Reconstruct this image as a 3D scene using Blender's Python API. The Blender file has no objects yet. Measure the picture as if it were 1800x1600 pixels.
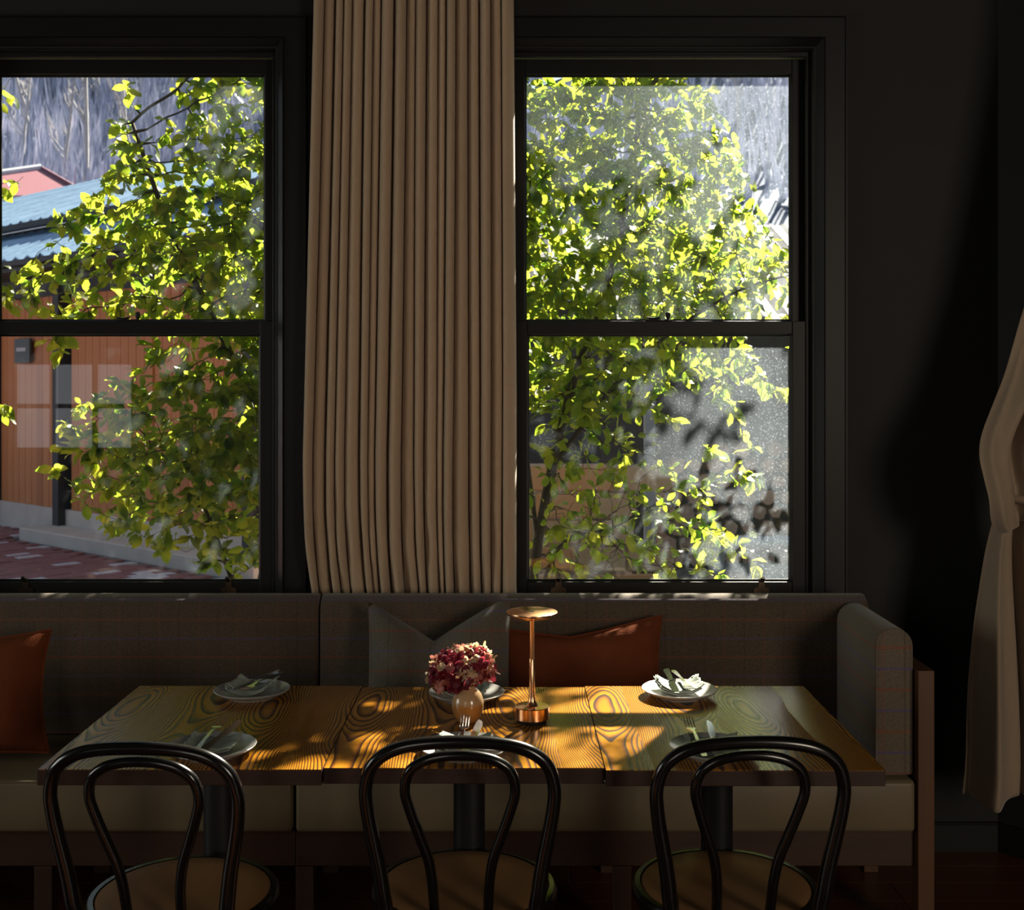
import bpy, bmesh, math, random
import numpy as np
from mathutils import Vector, Matrix

random.seed(7)
rng = np.random.default_rng(11)
scene = bpy.context.scene
COL = scene.collection
PI = math.pi

# ------------------------------------------------------------------ camera, sky, sun, exposure
FPX, CX, CY, HC = 2063.0, 894.0, 677.0, 1.565       # level camera, shifted lens
cam = bpy.data.cameras.new('camera'); camo = bpy.data.objects.new('camera', cam); COL.objects.link(camo)
camo.location = (0, 0, HC); camo.rotation_euler = (PI/2, 0, 0)
cam.sensor_fit = 'HORIZONTAL'; cam.sensor_width = 36.0
cam.lens = 36.0*FPX/1800.0
cam.shift_x = (900-CX)/1800.0
cam.shift_y = (CY-800)/1800.0
cam.clip_start = 0.05; cam.clip_end = 300
cam.dof.use_dof = True; cam.dof.focus_distance = 3.1; cam.dof.aperture_fstop = 7.0
scene.camera = camo

world = bpy.data.worlds.new('world'); scene.world = world; world.use_nodes = True
bg = world.node_tree.nodes['Background']
bg.inputs[0].default_value = (0.60, 0.74, 1.0, 1); bg.inputs[1].default_value = 0.55

SUN_DIR = Vector((0.47, 1.0, 0.863)).normalized()
sl = bpy.data.lights.new('sun', 'SUN'); sl.energy = 37.0; sl.angle = math.radians(0.53); sl.color = (1.0, 0.90, 0.74)
slo = bpy.data.objects.new('sun', sl); COL.objects.link(slo)
slo.rotation_euler = SUN_DIR.to_track_quat('Z', 'Y').to_euler(); slo.location = (4, 9, 8)

# daylight of the room's other windows, in the wall behind the photographer; the middle one is added for fill
REAR_Y = -2.5
REAR_WINDOWS = [(-4.50, -3.35, 0.95, 1.80), (-2.1, -0.75, 0.75, 2.6), (2.6, 4.1, 1.1, 2.9)]
REAR_POWER = [1.4, 20.0, 145.0]
for (x0, x1, z0, z1), pw in zip(REAR_WINDOWS, REAR_POWER):
    al = bpy.data.lights.new('rear_window_daylight', 'AREA'); al.shape = 'RECTANGLE'
    al.size = x1-x0; al.size_y = z1-z0; al.energy = pw; al.color = (1.0, 0.86, 0.68)
    ao = bpy.data.objects.new('rear_window_daylight', al); COL.objects.link(ao)
    ao.location = ((x0+x1)/2, REAR_Y-0.14, (z0+z1)/2); ao.rotation_euler = (PI/2, 0, 0)

# and of a window in the left wall
LWIN = (0.6, 2.6, 0.9, 2.6)
al = bpy.data.lights.new('left_window_daylight', 'AREA'); al.shape = 'RECTANGLE'
al.size = LWIN[1]-LWIN[0]; al.size_y = LWIN[3]-LWIN[2]; al.energy = 62.0; al.color = (0.96, 0.98, 0.86)
ao = bpy.data.objects.new('left_window_daylight', al); COL.objects.link(ao)
ao.location = (-5.5-0.14, (LWIN[0]+LWIN[1])/2, (LWIN[2]+LWIN[3])/2); ao.rotation_euler = (PI/2, 0, -PI/2)

vs = scene.view_settings
scene.display_settings.display_device = 'sRGB'
vs.view_transform = 'Standard'; vs.look = 'None'; vs.exposure = 0.0; vs.gamma = 1.0
vs.use_curve_mapping = False
try:
    scene.cycles.use_denoising = True
    scene.cycles.denoiser = 'OPENIMAGEDENOISE'
    scene.cycles.max_bounces = 8; scene.cycles.diffuse_bounces = 4; scene.cycles.glossy_bounces = 4
    scene.cycles.transparent_max_bounces = 16; scene.cycles.transmission_bounces = 6
    scene.cycles.caustics_reflective = False; scene.cycles.caustics_refractive = False
    scene.cycles.sample_clamp_indirect = 6.0
except Exception:
    pass

# ------------------------------------------------------------------ node helpers and materials
class NT:
    def __init__(s, name):
        s.m = bpy.data.materials.new(name); s.m.use_nodes = True
        s.t = s.m.node_tree; s.t.nodes.clear()
        s.out = s.t.nodes.new('ShaderNodeOutputMaterial')
    def put(s, sock, v):
        if v is None: return
        if isinstance(v, bpy.types.NodeSocket): s.t.links.new(v, sock)
        elif isinstance(v, (tuple, list)) and len(v) == 3 and sock.type == 'RGBA': sock.default_value = (*v, 1)
        else: sock.default_value = v
    def n(s, typ, ins=None, **props):
        nd = s.t.nodes.new(typ)
        for k, v in props.items(): setattr(nd, k, v)
        for k, v in (ins or {}).items(): s.put(nd.inputs[k], v)
        return nd
    def math(s, op, a, b=None, c=None):
        nd = s.t.nodes.new('ShaderNodeMath'); nd.operation = op
        for i, v in enumerate((a, b, c)):
            if v is not None: s.put(nd.inputs[i], v)
        return nd.outputs[0]
    def mix(s, f, a, b, blend='MIX'):
        nd = s.t.nodes.new('ShaderNodeMix'); nd.data_type = 'RGBA'; nd.blend_type = blend
        s.put(nd.inputs[0], f); s.put(nd.inputs[6], a); s.put(nd.inputs[7], b)
        return nd.outputs[2]
    def coords(s, which='Object', scale=None, loc=None, rot=None):
        tc = s.t.nodes.new('ShaderNodeTexCoord').outputs[which]
        if scale or loc or rot:
            mp = s.t.nodes.new('ShaderNodeMapping'); s.t.links.new(tc, mp.inputs[0])
            if scale: mp.inputs['Scale'].default_value = scale
            if loc: mp.inputs['Location'].default_value = loc
            if rot: mp.inputs['Rotation'].default_value = rot
            return mp.outputs[0]
        return tc
    def pos(s): return s.t.nodes.new('ShaderNodeNewGeometry').outputs['Position']
    def xyz(s, v):
        nd = s.t.nodes.new('ShaderNodeSeparateXYZ'); s.t.links.new(v, nd.inputs[0]); return nd.outputs
    def noise(s, vec, scale, detail=3.0, rough=0.5, dist=0.0, out=0):
        nd = s.t.nodes.new('ShaderNodeTexNoise'); s.put(nd.inputs['Vector'], vec)
        nd.inputs['Scale'].default_value = scale; nd.inputs['Detail'].default_value = detail
        nd.inputs['Roughness'].default_value = rough; nd.inputs['Distortion'].default_value = dist
        return nd.outputs[out]
    def ramp(s, f, stops, interp='LINEAR'):
        nd = s.t.nodes.new('ShaderNodeValToRGB'); s.put(nd.inputs[0], f); cr = nd.color_ramp; cr.interpolation = interp
        while len(cr.elements) > 1: cr.elements.remove(cr.elements[-1])
        for i, (p, c) in enumerate(stops):
            e = cr.elements[0] if i == 0 else cr.elements.new(p)
            e.position = p; e.color = (*c, 1) if len(c) == 3 else c
        return nd.outputs[0]
    def bump(s, h, strength=0.3, dist=0.01):
        nd = s.t.nodes.new('ShaderNodeBump'); s.put(nd.inputs['Height'], h)
        nd.inputs['Strength'].default_value = strength; nd.inputs['Distance'].default_value = dist
        return nd.outputs[0]
    def bsdf(s, base, rough=0.5, metal=0.0, spec=0.5, coat=0.0, coat_rough=0.1, normal=None, sheen=0.0, **extra):
        nd = s.t.nodes.new('ShaderNodeBsdfPrincipled')
        s.put(nd.inputs['Base Color'], base); s.put(nd.inputs['Roughness'], rough); s.put(nd.inputs['Metallic'], metal)
        s.put(nd.inputs['Specular IOR Level'], spec); s.put(nd.inputs['Coat Weight'], coat); s.put(nd.inputs['Coat Roughness'], coat_rough)
        s.put(nd.inputs['Sheen Weight'], sheen)
        if normal is not None: s.put(nd.inputs['Normal'], normal)
        return nd.outputs[0]
    def mixs(s, f, a, b):
        nd = s.t.nodes.new('ShaderNodeMixShader'); s.put(nd.inputs[0], f); s.t.links.new(a, nd.inputs[1]); s.t.links.new(b, nd.inputs[2])
        return nd.outputs[0]
    def stripe(s, c, period, phase, width):
        a = s.math('FRACT', s.math('MULTIPLY_ADD', c, 1.0/period, phase))
        return s.math('LESS_THAN', s.math('ABSOLUTE', s.math('SUBTRACT', a, 0.5)), width/period/2)
    def done(s, shader):
        s.t.links.new(shader, s.out.inputs[0]); return s.m

def plain(name, col, rough=0.5, metal=0.0, spec=0.5, coat=0.0, var=0.12, nscale=12.0, bump=0.0, bscale=60.0, sheen=0.0, coat_rough=0.1):
    t = NT(name); c = t.coords()
    nz = t.noise(c, nscale, 4.0)
    lo = tuple(v*(1-var) for v in col); hi = tuple(min(1, v*(1+var)) for v in col)
    base = t.mix(nz, lo, hi)
    nm = t.bump(t.noise(c, bscale, 3.0), bump, 0.004) if bump else None
    return t.done(t.bsdf(base, rough, metal, spec, coat, coat_rough, nm, sheen))

M = {}
M['wall'] = plain('wall_paint', (0.012, 0.0115, 0.0105), 0.7, spec=0.3, bump=0.05, bscale=90)
M['trim'] = plain('trim_paint', (0.008, 0.0078, 0.007), 0.45, spec=0.2, bump=0.06, bscale=30)
M['ceiling'] = plain('ceiling_paint', (0.05, 0.048, 0.045), 0.8)
M['black'] = plain('black_lacquer', (0.005, 0.0045, 0.0045), 0.2, spec=0.5, coat=0.2, coat_rough=0.1)
M['iron'] = plain('black_iron', (0.008, 0.008, 0.008), 0.5, spec=0.3)
M['hardware'] = plain('aged_hardware', (0.10, 0.075, 0.055), 0.3, metal=0.9)
M['rust'] = plain('rust_linen', (0.15, 0.042, 0.018), 0.95, spec=0.03, bump=0.5, bscale=200, var=0.25, sheen=0.0)
M['plate'] = plain('grey_stoneware', (0.42, 0.41, 0.39), 0.22, spec=0.5, var=0.06)
M['napkin'] = plain('sage_linen', (0.33, 0.365, 0.315), 0.9, spec=0.1, bump=0.25, bscale=500)
M['steel'] = plain('polished_steel', (0.62, 0.61, 0.60), 0.14, metal=1.0, var=0.04)
M['stone_concrete'] = plain('pale_concrete', (0.64, 0.56, 0.48), 0.85, bump=0.3, var=0.25, nscale=4)
M['gravel'] = plain('yard_gravel', (0.13, 0.125, 0.12), 0.9, var=0.4, nscale=14, bump=0.5)
M['fascia'] = plain('dark_fascia', (0.028, 0.03, 0.035), 0.6)
M['white_wall'] = plain('white_weatherboard', (0.72, 0.74, 0.78), 0.7)
M['roof_red'] = plain('red_roof_metal', (0.24, 0.085, 0.11), 0.6)
M['sign'] = plain('slate_sign', (0.06, 0.07, 0.07), 0.5)
M['sign_letter'] = plain('sign_lettering', (0.6, 0.6, 0.6), 0.6)
M['shed'] = plain('shed_timber', (0.05, 0.05, 0.055), 0.8, var=0.3)
M['shed_grey'] = plain('weathered_grey_timber', (0.32, 0.34, 0.37), 0.8, var=0.3, nscale=6)
M['slate'] = plain('slate_roof', (0.035, 0.042, 0.055), 0.75, spec=0.2)
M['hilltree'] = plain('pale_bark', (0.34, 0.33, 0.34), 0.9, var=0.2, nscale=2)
M['housestem'] = plain('flower_stem', (0.18, 0.16, 0.06), 0.7)

def m_copper():
    t = NT('brushed_copper'); c = t.coords(scale=(60, 60, 900))
    r = t.noise(c, 2.0, 2.0)
    return t.done(t.bsdf((0.90, 0.50, 0.27), t.math('MULTIPLY_ADD', r, 0.14, 0.16), 1.0))
M['copper'] = m_copper()

def m_wood_top():
    t = NT('burnt_ash_table_top'); c = t.coords()
    x, y, z = t.xyz(c)
    wob = t.noise(t.coords(scale=(1.2, 1.0, 1)), 1.6, 2.0)
    xs = t.math('ADD', x, t.math('MULTIPLY', t.math('SUBTRACT', wob, 0.5), 0.10))
    bi = t.math('FLOOR', t.math('MULTIPLY', xs, 1/0.205))
    bx = t.math('SUBTRACT', t.math('MULTIPLY', xs, 1/0.205), t.math('ADD', bi, 0.5))      # -0.5..0.5 in a board
    wn = t.n('ShaderNodeTexWhiteNoise', {'W': bi}, noise_dimensions='1D').outputs[0]
    cvec = t.n('ShaderNodeCombineXYZ', {'X': t.math('MULTIPLY', xs, 2.6), 'Y': t.math('ADD', t.math('MULTIPLY', y, 1.7), t.math('MULTIPLY', wn, 40)), 'Z': t.math('MULTIPLY', bi, 3.1)}).outputs[0]
    nz = t.noise(cvec, 1.0, 1.5, 0.45)
    bxo = t.math('ADD', bx, t.math('MULTIPLY', t.math('SUBTRACT', wn, 0.5), 0.5))
    v = t.math('ADD', t.math('MULTIPLY', t.math('MULTIPLY', bxo, bxo), 1.5), t.math('MULTIPLY', nz, 0.85))
    fine = t.noise(t.coords(scale=(40, 4, 1)), 1.0, 3.0)
    v2 = t.math('ADD', t.math('MULTIPLY', v, 27.0), t.math('MULTIPLY', fine, 0.35))
    ring = t.math('FRACT', v2)
    saw = t.math('POWER', ring, 1.15)                                  # slow early wood to a dark late-wood edge
    col = t.ramp(saw, [(0.0, (0.47, 0.205, 0.013)), (0.42, (0.39, 0.158, 0.010)), (0.64, (0.17, 0.054, 0.006)), (0.82, (0.026, 0.008, 0.003)), (1.0, (0.06, 0.019, 0.005))])
    fib = t.noise(t.coords(scale=(260, 10, 1)), 1.0, 2.0)
    col = t.mix(t.math('MULTIPLY', fib, 0.5), col, (0.6, 0.5, 0.4), 'MULTIPLY')
    nm = t.bump(t.math('SUBTRACT', 1.0, saw), 0.16, 0.0015)
    return t.done(t.bsdf(col, t.math('MULTIPLY_ADD', saw, 0.12, 0.18), 0, 0.25, 0.04, 0.2, nm))
M['table_top'] = m_wood_top()

def m_wood(name, dark, light, axis='Y', rough=0.5, sc=1.0, spec=0.4):
    t = NT(name)
    s = {'X': (1.5, 22, 22), 'Y': (22, 1.5, 22), 'Z': (22, 22, 1.5)}[axis]
    c = t.coords(scale=tuple(v*sc for v in s))
    a = t.noise(c, 1.0, 4.0, 0.6, 0.8)
    b = t.noise(t.coords(scale=tuple(v*sc*0.12 for v in s)), 1.0, 2.0)
    f = t.math('MULTIPLY_ADD', b, 0.6, t.math('MULTIPLY', a, 0.45))
    col = t.ramp(f, [(0.25, dark), (0.75, light)])
    return t.done(t.bsdf(col, rough, 0, spec, normal=t.bump(a, 0.12, 0.002)))
M['walnut'] = m_wood('walnut_frame', (0.042, 0.016, 0.006), (0.135, 0.055, 0.020), 'Z', 0.5)
M['walnut_shaded'] = m_wood('shaded_walnut', (0.022, 0.009, 0.005), (0.055, 0.023, 0.012), 'X', 0.5)  # walnut darkened, with the shade under the tables put into its colour
M['edge_wood'] = m_wood('table_edge_wood', (0.018, 0.007, 0.004), (0.045, 0.017, 0.009), 'X', 0.5)
M['floor'] = m_wood('red_floor_board', (0.045, 0.012, 0.004), (0.10, 0.030, 0.008), 'X', 0.4)
M['seat_ply'] = m_wood('bent_plywood_seat', (0.22, 0.108, 0.042), (0.31, 0.16, 0.066), 'Y', 0.5, 0.4, 0.3)
M['cedar'] = m_wood('cedar_board', (0.46, 0.155, 0.046), (0.74, 0.31, 0.115), 'Z', 0.6, 0.35)
M['cedar_dark'] = m_wood('cedar_board_dark', (0.35, 0.115, 0.036), (0.58, 0.225, 0.085), 'Z', 0.6, 0.35)
M['log'] = m_wood('split_firewood', (0.40, 0.25, 0.17), (0.72, 0.52, 0.38), 'Y', 0.9, 0.5)
M['log_dark'] = m_wood('split_firewood_weathered', (0.28, 0.18, 0.13), (0.55, 0.38, 0.28), 'Y', 0.9, 0.5)

def m_tweed(name, base, warm, fac_lines=0.55, horiz='z', vert='x'):
    t = NT(name); c = t.coords(); o = dict(zip('xyz', t.xyz(c)))
    w1 = t.noise(t.coords(scale=(1, 1, 4)), 260, 2.0); w2 = t.noise(t.coords(scale=(4, 4, 1)), 260, 2.0)
    w = t.math('ADD', t.math('MULTIPLY', w1, 0.5), t.math('MULTIPLY', w2, 0.5))
    col = t.ramp(w, [(0.3, tuple(v*0.45 for v in base)), (0.5, base), (0.68, warm)])
    blue = t.stripe(o[horiz], 0.118, 0.0, 0.007); red = t.stripe(o[horiz], 0.118, 0.5, 0.007)
    vr = t.stripe(o[vert], 0.124, 0.2, 0.006); vd = t.stripe(o[vert], 0.124, 0.7, 0.005)
    f = t.math('MULTIPLY', w, fac_lines*1.5)
    col = t.mix(t.math('MULTIPLY', vd, t.math('MULTIPLY', f, 0.6)), col, (0.02, 0.015, 0.015))
    col = t.mix(t.math('MULTIPLY', vr, t.math('MULTIPLY', f, 0.55)), col, (0.22, 0.06, 0.03))
    col = t.mix(t.math('MULTIPLY', red, f), col, (0.26, 0.06, 0.03))
    col = t.mix(t.math('MULTIPLY', blue, f), col, (0.09, 0.075, 0.22))
    return t.done(t.bsdf(col, 0.9, 0, 0.15, normal=t.bump(w, 0.5, 0.002), sheen=0.25))
M['tweed'] = m_tweed('checked_tweed', (0.078, 0.058, 0.040), (0.16, 0.122, 0.085), 0.36)
M['tweed_lit'] = m_tweed('checked_tweed_arm', (0.130, 0.100, 0.072), (0.23, 0.18, 0.13), 0.7)  # same tweed, with the window light on the arm put into its colour
M['tweed_grey'] = m_tweed('grey_checked_tweed', (0.105, 0.092, 0.070), (0.20, 0.175, 0.135), 0.5, 'z', 'x')

def m_curtain(name='oatmeal_wool_curtain', k=1.0):
    t = NT(name); c = t.coords()
    w = t.noise(t.coords(scale=(1, 1, 2.5)), 330, 2.0); b = t.noise(c, 3.0, 2.0)
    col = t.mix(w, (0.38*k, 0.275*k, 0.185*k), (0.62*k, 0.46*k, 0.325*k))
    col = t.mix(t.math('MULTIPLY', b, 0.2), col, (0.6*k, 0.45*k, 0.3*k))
    d = t.bsdf(col, 0.95, 0, 0.1, normal=t.bump(w, 0.3, 0.0015), sheen=0.3)
    tr = t.n('ShaderNodeBsdfTranslucent', {'Color': (0.42, 0.25, 0.12)}).outputs[0]
    return t.done(t.mixs(0.10, d, tr))
M['curtain'] = m_curtain()
M['curtain_shaded'] = m_curtain('shaded_wool_curtain', 0.62)  # same cloth, with the shade of the corner put into its colour

def m_leather():
    t = NT('olive_leather'); c = t.coords()
    b = t.noise(c, 2.5, 3.0); w = t.noise(c, 240, 3.0)
    col = t.ramp(b, [(0.25, (0.105, 0.076, 0.044)), (0.75, (0.175, 0.134, 0.077))])
    return t.done(t.bsdf(col, t.math('MULTIPLY_ADD', b, 0.2, 0.36), 0, 0.4, normal=t.bump(w, 0.2, 0.001)))
M['leather'] = m_leather()

def m_glaze():
    t = NT('tan_glaze'); x, y, z = t.xyz(t.coords())
    nz = t.noise(t.coords(), 26, 2.0)
    f = t.math('MULTIPLY_ADD', t.math('SUBTRACT', nz, 0.5), 0.018, z)
    col = t.ramp(t.math('MULTIPLY', f, 10.0), [(0.0, (0.36, 0.165, 0.05)), (0.42, (0.40, 0.18, 0.05)), (0.50, (0.42, 0.27, 0.14)), (1.0, (0.46, 0.31, 0.17))])
    return t.done(t.bsdf(col, 0.2, 0, 0.5, 0.5, 0.08))
M['glaze'] = m_glaze()

def m_leaf(name, d0, d1, t0, t1, tf=0.55):
    t = NT(name); p = t.pos(); nz = t.noise(p, 9.0, 2.0)
    f = t.ramp(nz, [(0.35, (0, 0, 0)), (0.65, (1, 1, 1))])
    dc = t.mix(f, d0, d1); tc = t.mix(f, t0, t1)
    d = t.bsdf(dc, 0.42, 0, 0.35)
    tr = t.n('ShaderNodeBsdfTranslucent', {'Color': tc}).outputs[0]
    return t.done(t.mixs(tf, d, tr))
M['leaf'] = m_leaf('shrub_leaf', (0.024, 0.062, 0.010), (0.052, 0.10, 0.016), (0.23, 0.40, 0.028), (0.60, 0.62, 0.055), 0.56)
M['petal_dark'] = m_leaf('burgundy_petal', (0.075, 0.006, 0.022), (0.17, 0.018, 0.045), (0.24, 0.02, 0.045), (0.45, 0.05, 0.07), 0.4)
M['petal_pink'] = m_leaf('pink_petal', (0.36, 0.09, 0.11), (0.50, 0.22, 0.19), (0.62, 0.18, 0.16), (0.7, 0.3, 0.2), 0.4)
M['petal_cream'] = m_leaf('cream_petal', (0.50, 0.40, 0.26), (0.56, 0.46, 0.33), (0.72, 0.52, 0.26), (0.78, 0.6, 0.36), 0.4)
M['bark'] = plain('shrub_bark', (0.075, 0.055, 0.040), 0.85, var=0.3, bump=0.4)
M['twig'] = M['bark']

def m_glass(name, dust_lo, dust_hi, speck):
    """thin window pane: clear, lightly mirroring, with a film of dust that scatters the light falling on it"""
    t = NT(name); p = t.pos()
    big = t.noise(p, 1.6, 3.0, 0.55); sp = t.noise(p, 150, 2.0, 0.6)
    strk = t.noise(t.coords(scale=(30, 1, 2.0)), 1.0, 2.0)
    bg_ = t.ramp(big, [(0.3, (0, 0, 0)), (0.7, (1, 1, 1))])
    f = t.math('MULTIPLY_ADD', bg_, dust_hi-dust_lo, dust_lo)
    ox = t.xyz(t.coords())[0]
    side_haze = t.math('MULTIPLY_ADD', t.math('MINIMUM', t.math('MAXIMUM', t.math('MULTIPLY_ADD', ox, 1.8, 0.45), 0.0), 1.0), 0.95, 0.30)   # dust thickened to one side, painting in the sunlit haze
    f = t.math('MULTIPLY', f, t.math('MULTIPLY', side_haze, t.math('MULTIPLY_ADD', strk, 0.6, 0.7)))
    spk = t.ramp(sp, [(0.58, (0, 0, 0)), (0.72, (1, 1, 1))])
    f = t.math('ADD', f, t.math('MULTIPLY', t.math('MULTIPLY', spk, side_haze), speck))
    tra = t.n('ShaderNodeBsdfTransparent', {'Color': (0.97, 0.985, 0.98)}).outputs[0]
    gl = t.n('ShaderNodeBsdfGlossy', {'Color': (1, 1, 1), 'Roughness': 0.0}).outputs[0]
    geo = t.t.nodes.new('ShaderNodeNewGeometry')
    dt = t.n('ShaderNodeVectorMath', {0: geo.outputs['Normal'], 1: geo.outputs['Incoming']}, operation='DOT_PRODUCT').outputs['Value']
    sch = t.math('POWER', t.math('SUBTRACT', 1.0, t.math('MINIMUM', t.math('ABSOLUTE', dt), 1.0)), 5.0)
    fr = t.math('MULTIPLY_ADD', sch, 0.95, 0.05)                       # Schlick reflectance of clean glass
    clear = t.mixs(fr, tra, gl)
    dus = t.n('ShaderNodeBsdfTranslucent', {'Color': (0.74, 0.86, 1.0)}).outputs[0]
    return t.done(t.mixs(f, clear, dus))
M['pane_left'] = m_glass('dusty_glass', 0.003, 0.009, 0.010)
M['pane_right'] = m_glass('very_dusty_glass', 0.009, 0.026, 0.060)

def m_hill():
    t = NT('wooded_hillside'); p = t.pos()
    a = t.noise(t.n('ShaderNodeMapping', {'Vector': p, 'Scale': (2.2, 0.5, 0.6)}).outputs[0], 0.9, 9.0, 0.75)
    b = t.noise(p, 0.09, 3.0)
    f = t.math('MULTIPLY_ADD', b, 0.5, t.math('MULTIPLY', a, 0.6))
    col = t.ramp(f, [(0.38, (0.055, 0.08, 0.12)), (0.52, (0.12, 0.15, 0.215)), (0.68, (0.25, 0.27, 0.34))])  # bluish tint puts the distance haze into the colour of the hill
    return t.done(t.bsdf(col, 0.95, 0, 0.1, normal=t.bump(a, 0.25, 0.3)))
M['hill'] = m_hill()
def m_brush():
    t = NT('winter_brush'); p = t.pos(); a = t.noise(p, 0.35, 4.0, 0.7)
    col = t.ramp(a, [(0.35, (0.19, 0.23, 0.32)), (0.5, (0.42, 0.45, 0.56)), (0.65, (0.78, 0.76, 0.84))])  # pale lavender-blue, haze painted into the brush as well
    return t.done(t.bsdf(col, 0.95, 0, 0.1))
M['brush'] = m_brush()

def m_roof():
    t = NT('blue_grey_roof_metal'); c = t.coords()
    nz = t.noise(t.coords(scale=(0.4, 3, 1)), 2.0, 4.0)
    col = t.ramp(nz, [(0.3, (0.18, 0.29, 0.43)), (0.7, (0.34, 0.50, 0.68))])
    return t.done(t.bsdf(col, 0.38, 0.35, 0.5))
M['roof'] = m_roof()

def m_brick(name, a, b):
    t = NT(name); p = t.pos(); nz = t.noise(p, 5.0, 3.0); n2 = t.noise(p, 60, 3.0)
    col = t.mix(nz, a, b)
    return t.done(t.bsdf(col, 0.6, 0, 0.4, normal=t.bump(n2, 0.3, 0.004)))
M['brick'] = m_brick('red_paver', (0.20, 0.085, 0.085), (0.34, 0.15, 0.145))
M['brick_sunfleck'] = m_brick('sunfleck_paver', (0.48, 0.44, 0.47), (0.66, 0.61, 0.63))  # pale bricks carry sun flecks as colour
M['sandstone'] = m_brick('tan_sandstone', (0.40, 0.25, 0.15), (0.56, 0.40, 0.28))
M['sandstone2'] = m_brick('orange_sandstone', (0.50, 0.24, 0.11), (0.60, 0.34, 0.19))

# ------------------------------------------------------------------ mesh helpers
class MB:
    def __init__(s): s.v = []; s.f = []
    def add(s, vs, fs):
        o = len(s.v); s.v += [tuple(p) for p in vs]; s.f += [tuple(i+o for i in f) for f in fs]; return s
    def box(s, x0, x1, y0, y1, z0, z1):
        return s.add([(x0,y0,z0),(x1,y0,z0),(x1,y1,z0),(x0,y1,z0),(x0,y0,z1),(x1,y0,z1),(x1,y1,z1),(x0,y1,z1)],
                     [(0,3,2,1),(4,5,6,7),(0,1,5,4),(1,2,6,5),(2,3,7,6),(3,0,4,7)])
    def tube(s, pts, rad, seg=10, closed=False, cap=True, flat=None):
        P = [Vector(p) for p in pts]; n = len(P)
        R = rad if isinstance(rad, (list, tuple)) else [rad]*n
        T = []
        for i in range(n):
            a = P[(i-1) % n] if (closed or i > 0) else P[i]; b = P[(i+1) % n] if (closed or i < n-1) else P[i]
            t = (b-a); T.append(t.normalized() if t.length > 1e-9 else Vector((0,0,1)))
        u = T[0].orthogonal().normalized(); rings = []; o = len(s.v)
        for i in range(n):
            if i:
                u = (u - T[i]*u.dot(T[i]));
                u = u.normalized() if u.length > 1e-6 else T[i].orthogonal().normalized()
            w = T[i].cross(u)
            for k in range(seg):
                a = 2*PI*k/seg
                s.v.append(tuple(P[i] + (u*math.cos(a) + w*math.sin(a))*R[i]))
        m = n if closed else n-1
        for i in range(m):
            j = (i+1) % n
            for k in range(seg):
                k2 = (k+1) % seg
                s.f.append((o+i*seg+k, o+i*seg+k2, o+j*seg+k2, o+j*seg+k))
        if cap and not closed:
            s.f.append(tuple(o+k for k in range(seg))[::-1]); s.f.append(tuple(o+(n-1)*seg+k for k in range(seg)))
        return s
    def lathe(s, prof, seg=40, c=(0,0,0)):
        o = len(s.v); n = len(prof)
        for r, z in prof:
            for k in range(seg):
                a = 2*PI*k/seg; s.v.append((c[0]+r*math.cos(a), c[1]+r*math.sin(a), c[2]+z))
        for i in range(n-1):
            for k in range(seg):
                k2 = (k+1) % seg
                s.f.append((o+i*seg+k, o+i*seg+k2, o+(i+1)*seg+k2, o+(i+1)*seg+k))
        s.f.append(tuple(o+k for k in range(seg))[::-1]); s.f.append(tuple(o+(n-1)*seg+k for k in range(seg)))
        return s
    def grid(s, fn, nu, nv, cu=False):
        o = len(s.v)
        for j in range(nv+1):
            for i in range(nu if cu else nu+1): s.v.append(tuple(fn(i/nu, j/nv)))
        w = nu if cu else nu+1
        for j in range(nv):
            for i in range(nu):
                i2 = (i+1) % w if cu else i+1
                s.f.append((o+j*w+i, o+j*w+i2, o+(j+1)*w+i2, o+(j+1)*w+i))
        return s
    def prism(s, poly, axis, a0, a1):
        """polygon in the other two axes (in xyz order), pushed along axis"""
        o = len(s.v); n = len(poly)
        for a in (a0, a1):
            for p, q in poly:
                s.v.append({'x': (a, p, q), 'y': (p, a, q), 'z': (p, q, a)}[axis])
        for i in range(n):
            j = (i+1) % n; s.f.append((o+i, o+j, o+n+j, o+n+i))
        s.f.append(tuple(o+i for i in range(n))[::-1]); s.f.append(tuple(o+n+i for i in range(n)))
        return s
    def frame(s, x0, x1, z0, z1, prof, sides=4):
        """mitred frame: prof = [(outward offset, y)...] closed loop swept round the rectangle"""
        o = len(s.v); n = len(prof)
        for cxn, czn, sx, sz in ((x0, z0, -1, -1), (x1, z0, 1, -1), (x1, z1, 1, 1), (x0, z1, -1, 1)):
            for d, y in prof: s.v.append((cxn+sx*d, y, czn+sz*d))
        for k in range(4):
            k2 = (k+1) % 4
            for i in range(n):
                j = (i+1) % n; s.f.append((o+k*n+i, o+k2*n+i, o+k2*n+j, o+k*n+j))
        return s
    def mesh(s, name, mat, smooth=True, bevel=0.0, bseg=2, sharp=None):
        me = bpy.data.meshes.new(name); me.from_pydata(s.v, [], s.f); me.validate()
        bm = bmesh.new(); bm.from_mesh(me)
        bmesh.ops.recalc_face_normals(bm, faces=bm.faces)
        if bevel:
            ed = [e for e in bm.edges if len(e.link_faces) == 2 and e.calc_face_angle() > math.radians(25)]
            bmesh.ops.bevel(bm, geom=ed, offset=bevel, segments=bseg, affect='EDGES', profile=0.5, clamp_overlap=True)
        bm.to_mesh(me); bm.free()
        for p in me.polygons: p.use_smooth = smooth
        if smooth:
            try: me.set_sharp_from_angle(angle=math.radians(sharp or 40))
            except Exception: pass
        me.materials.append(mat if not isinstance(mat, str) else M[mat])
        return me
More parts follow.
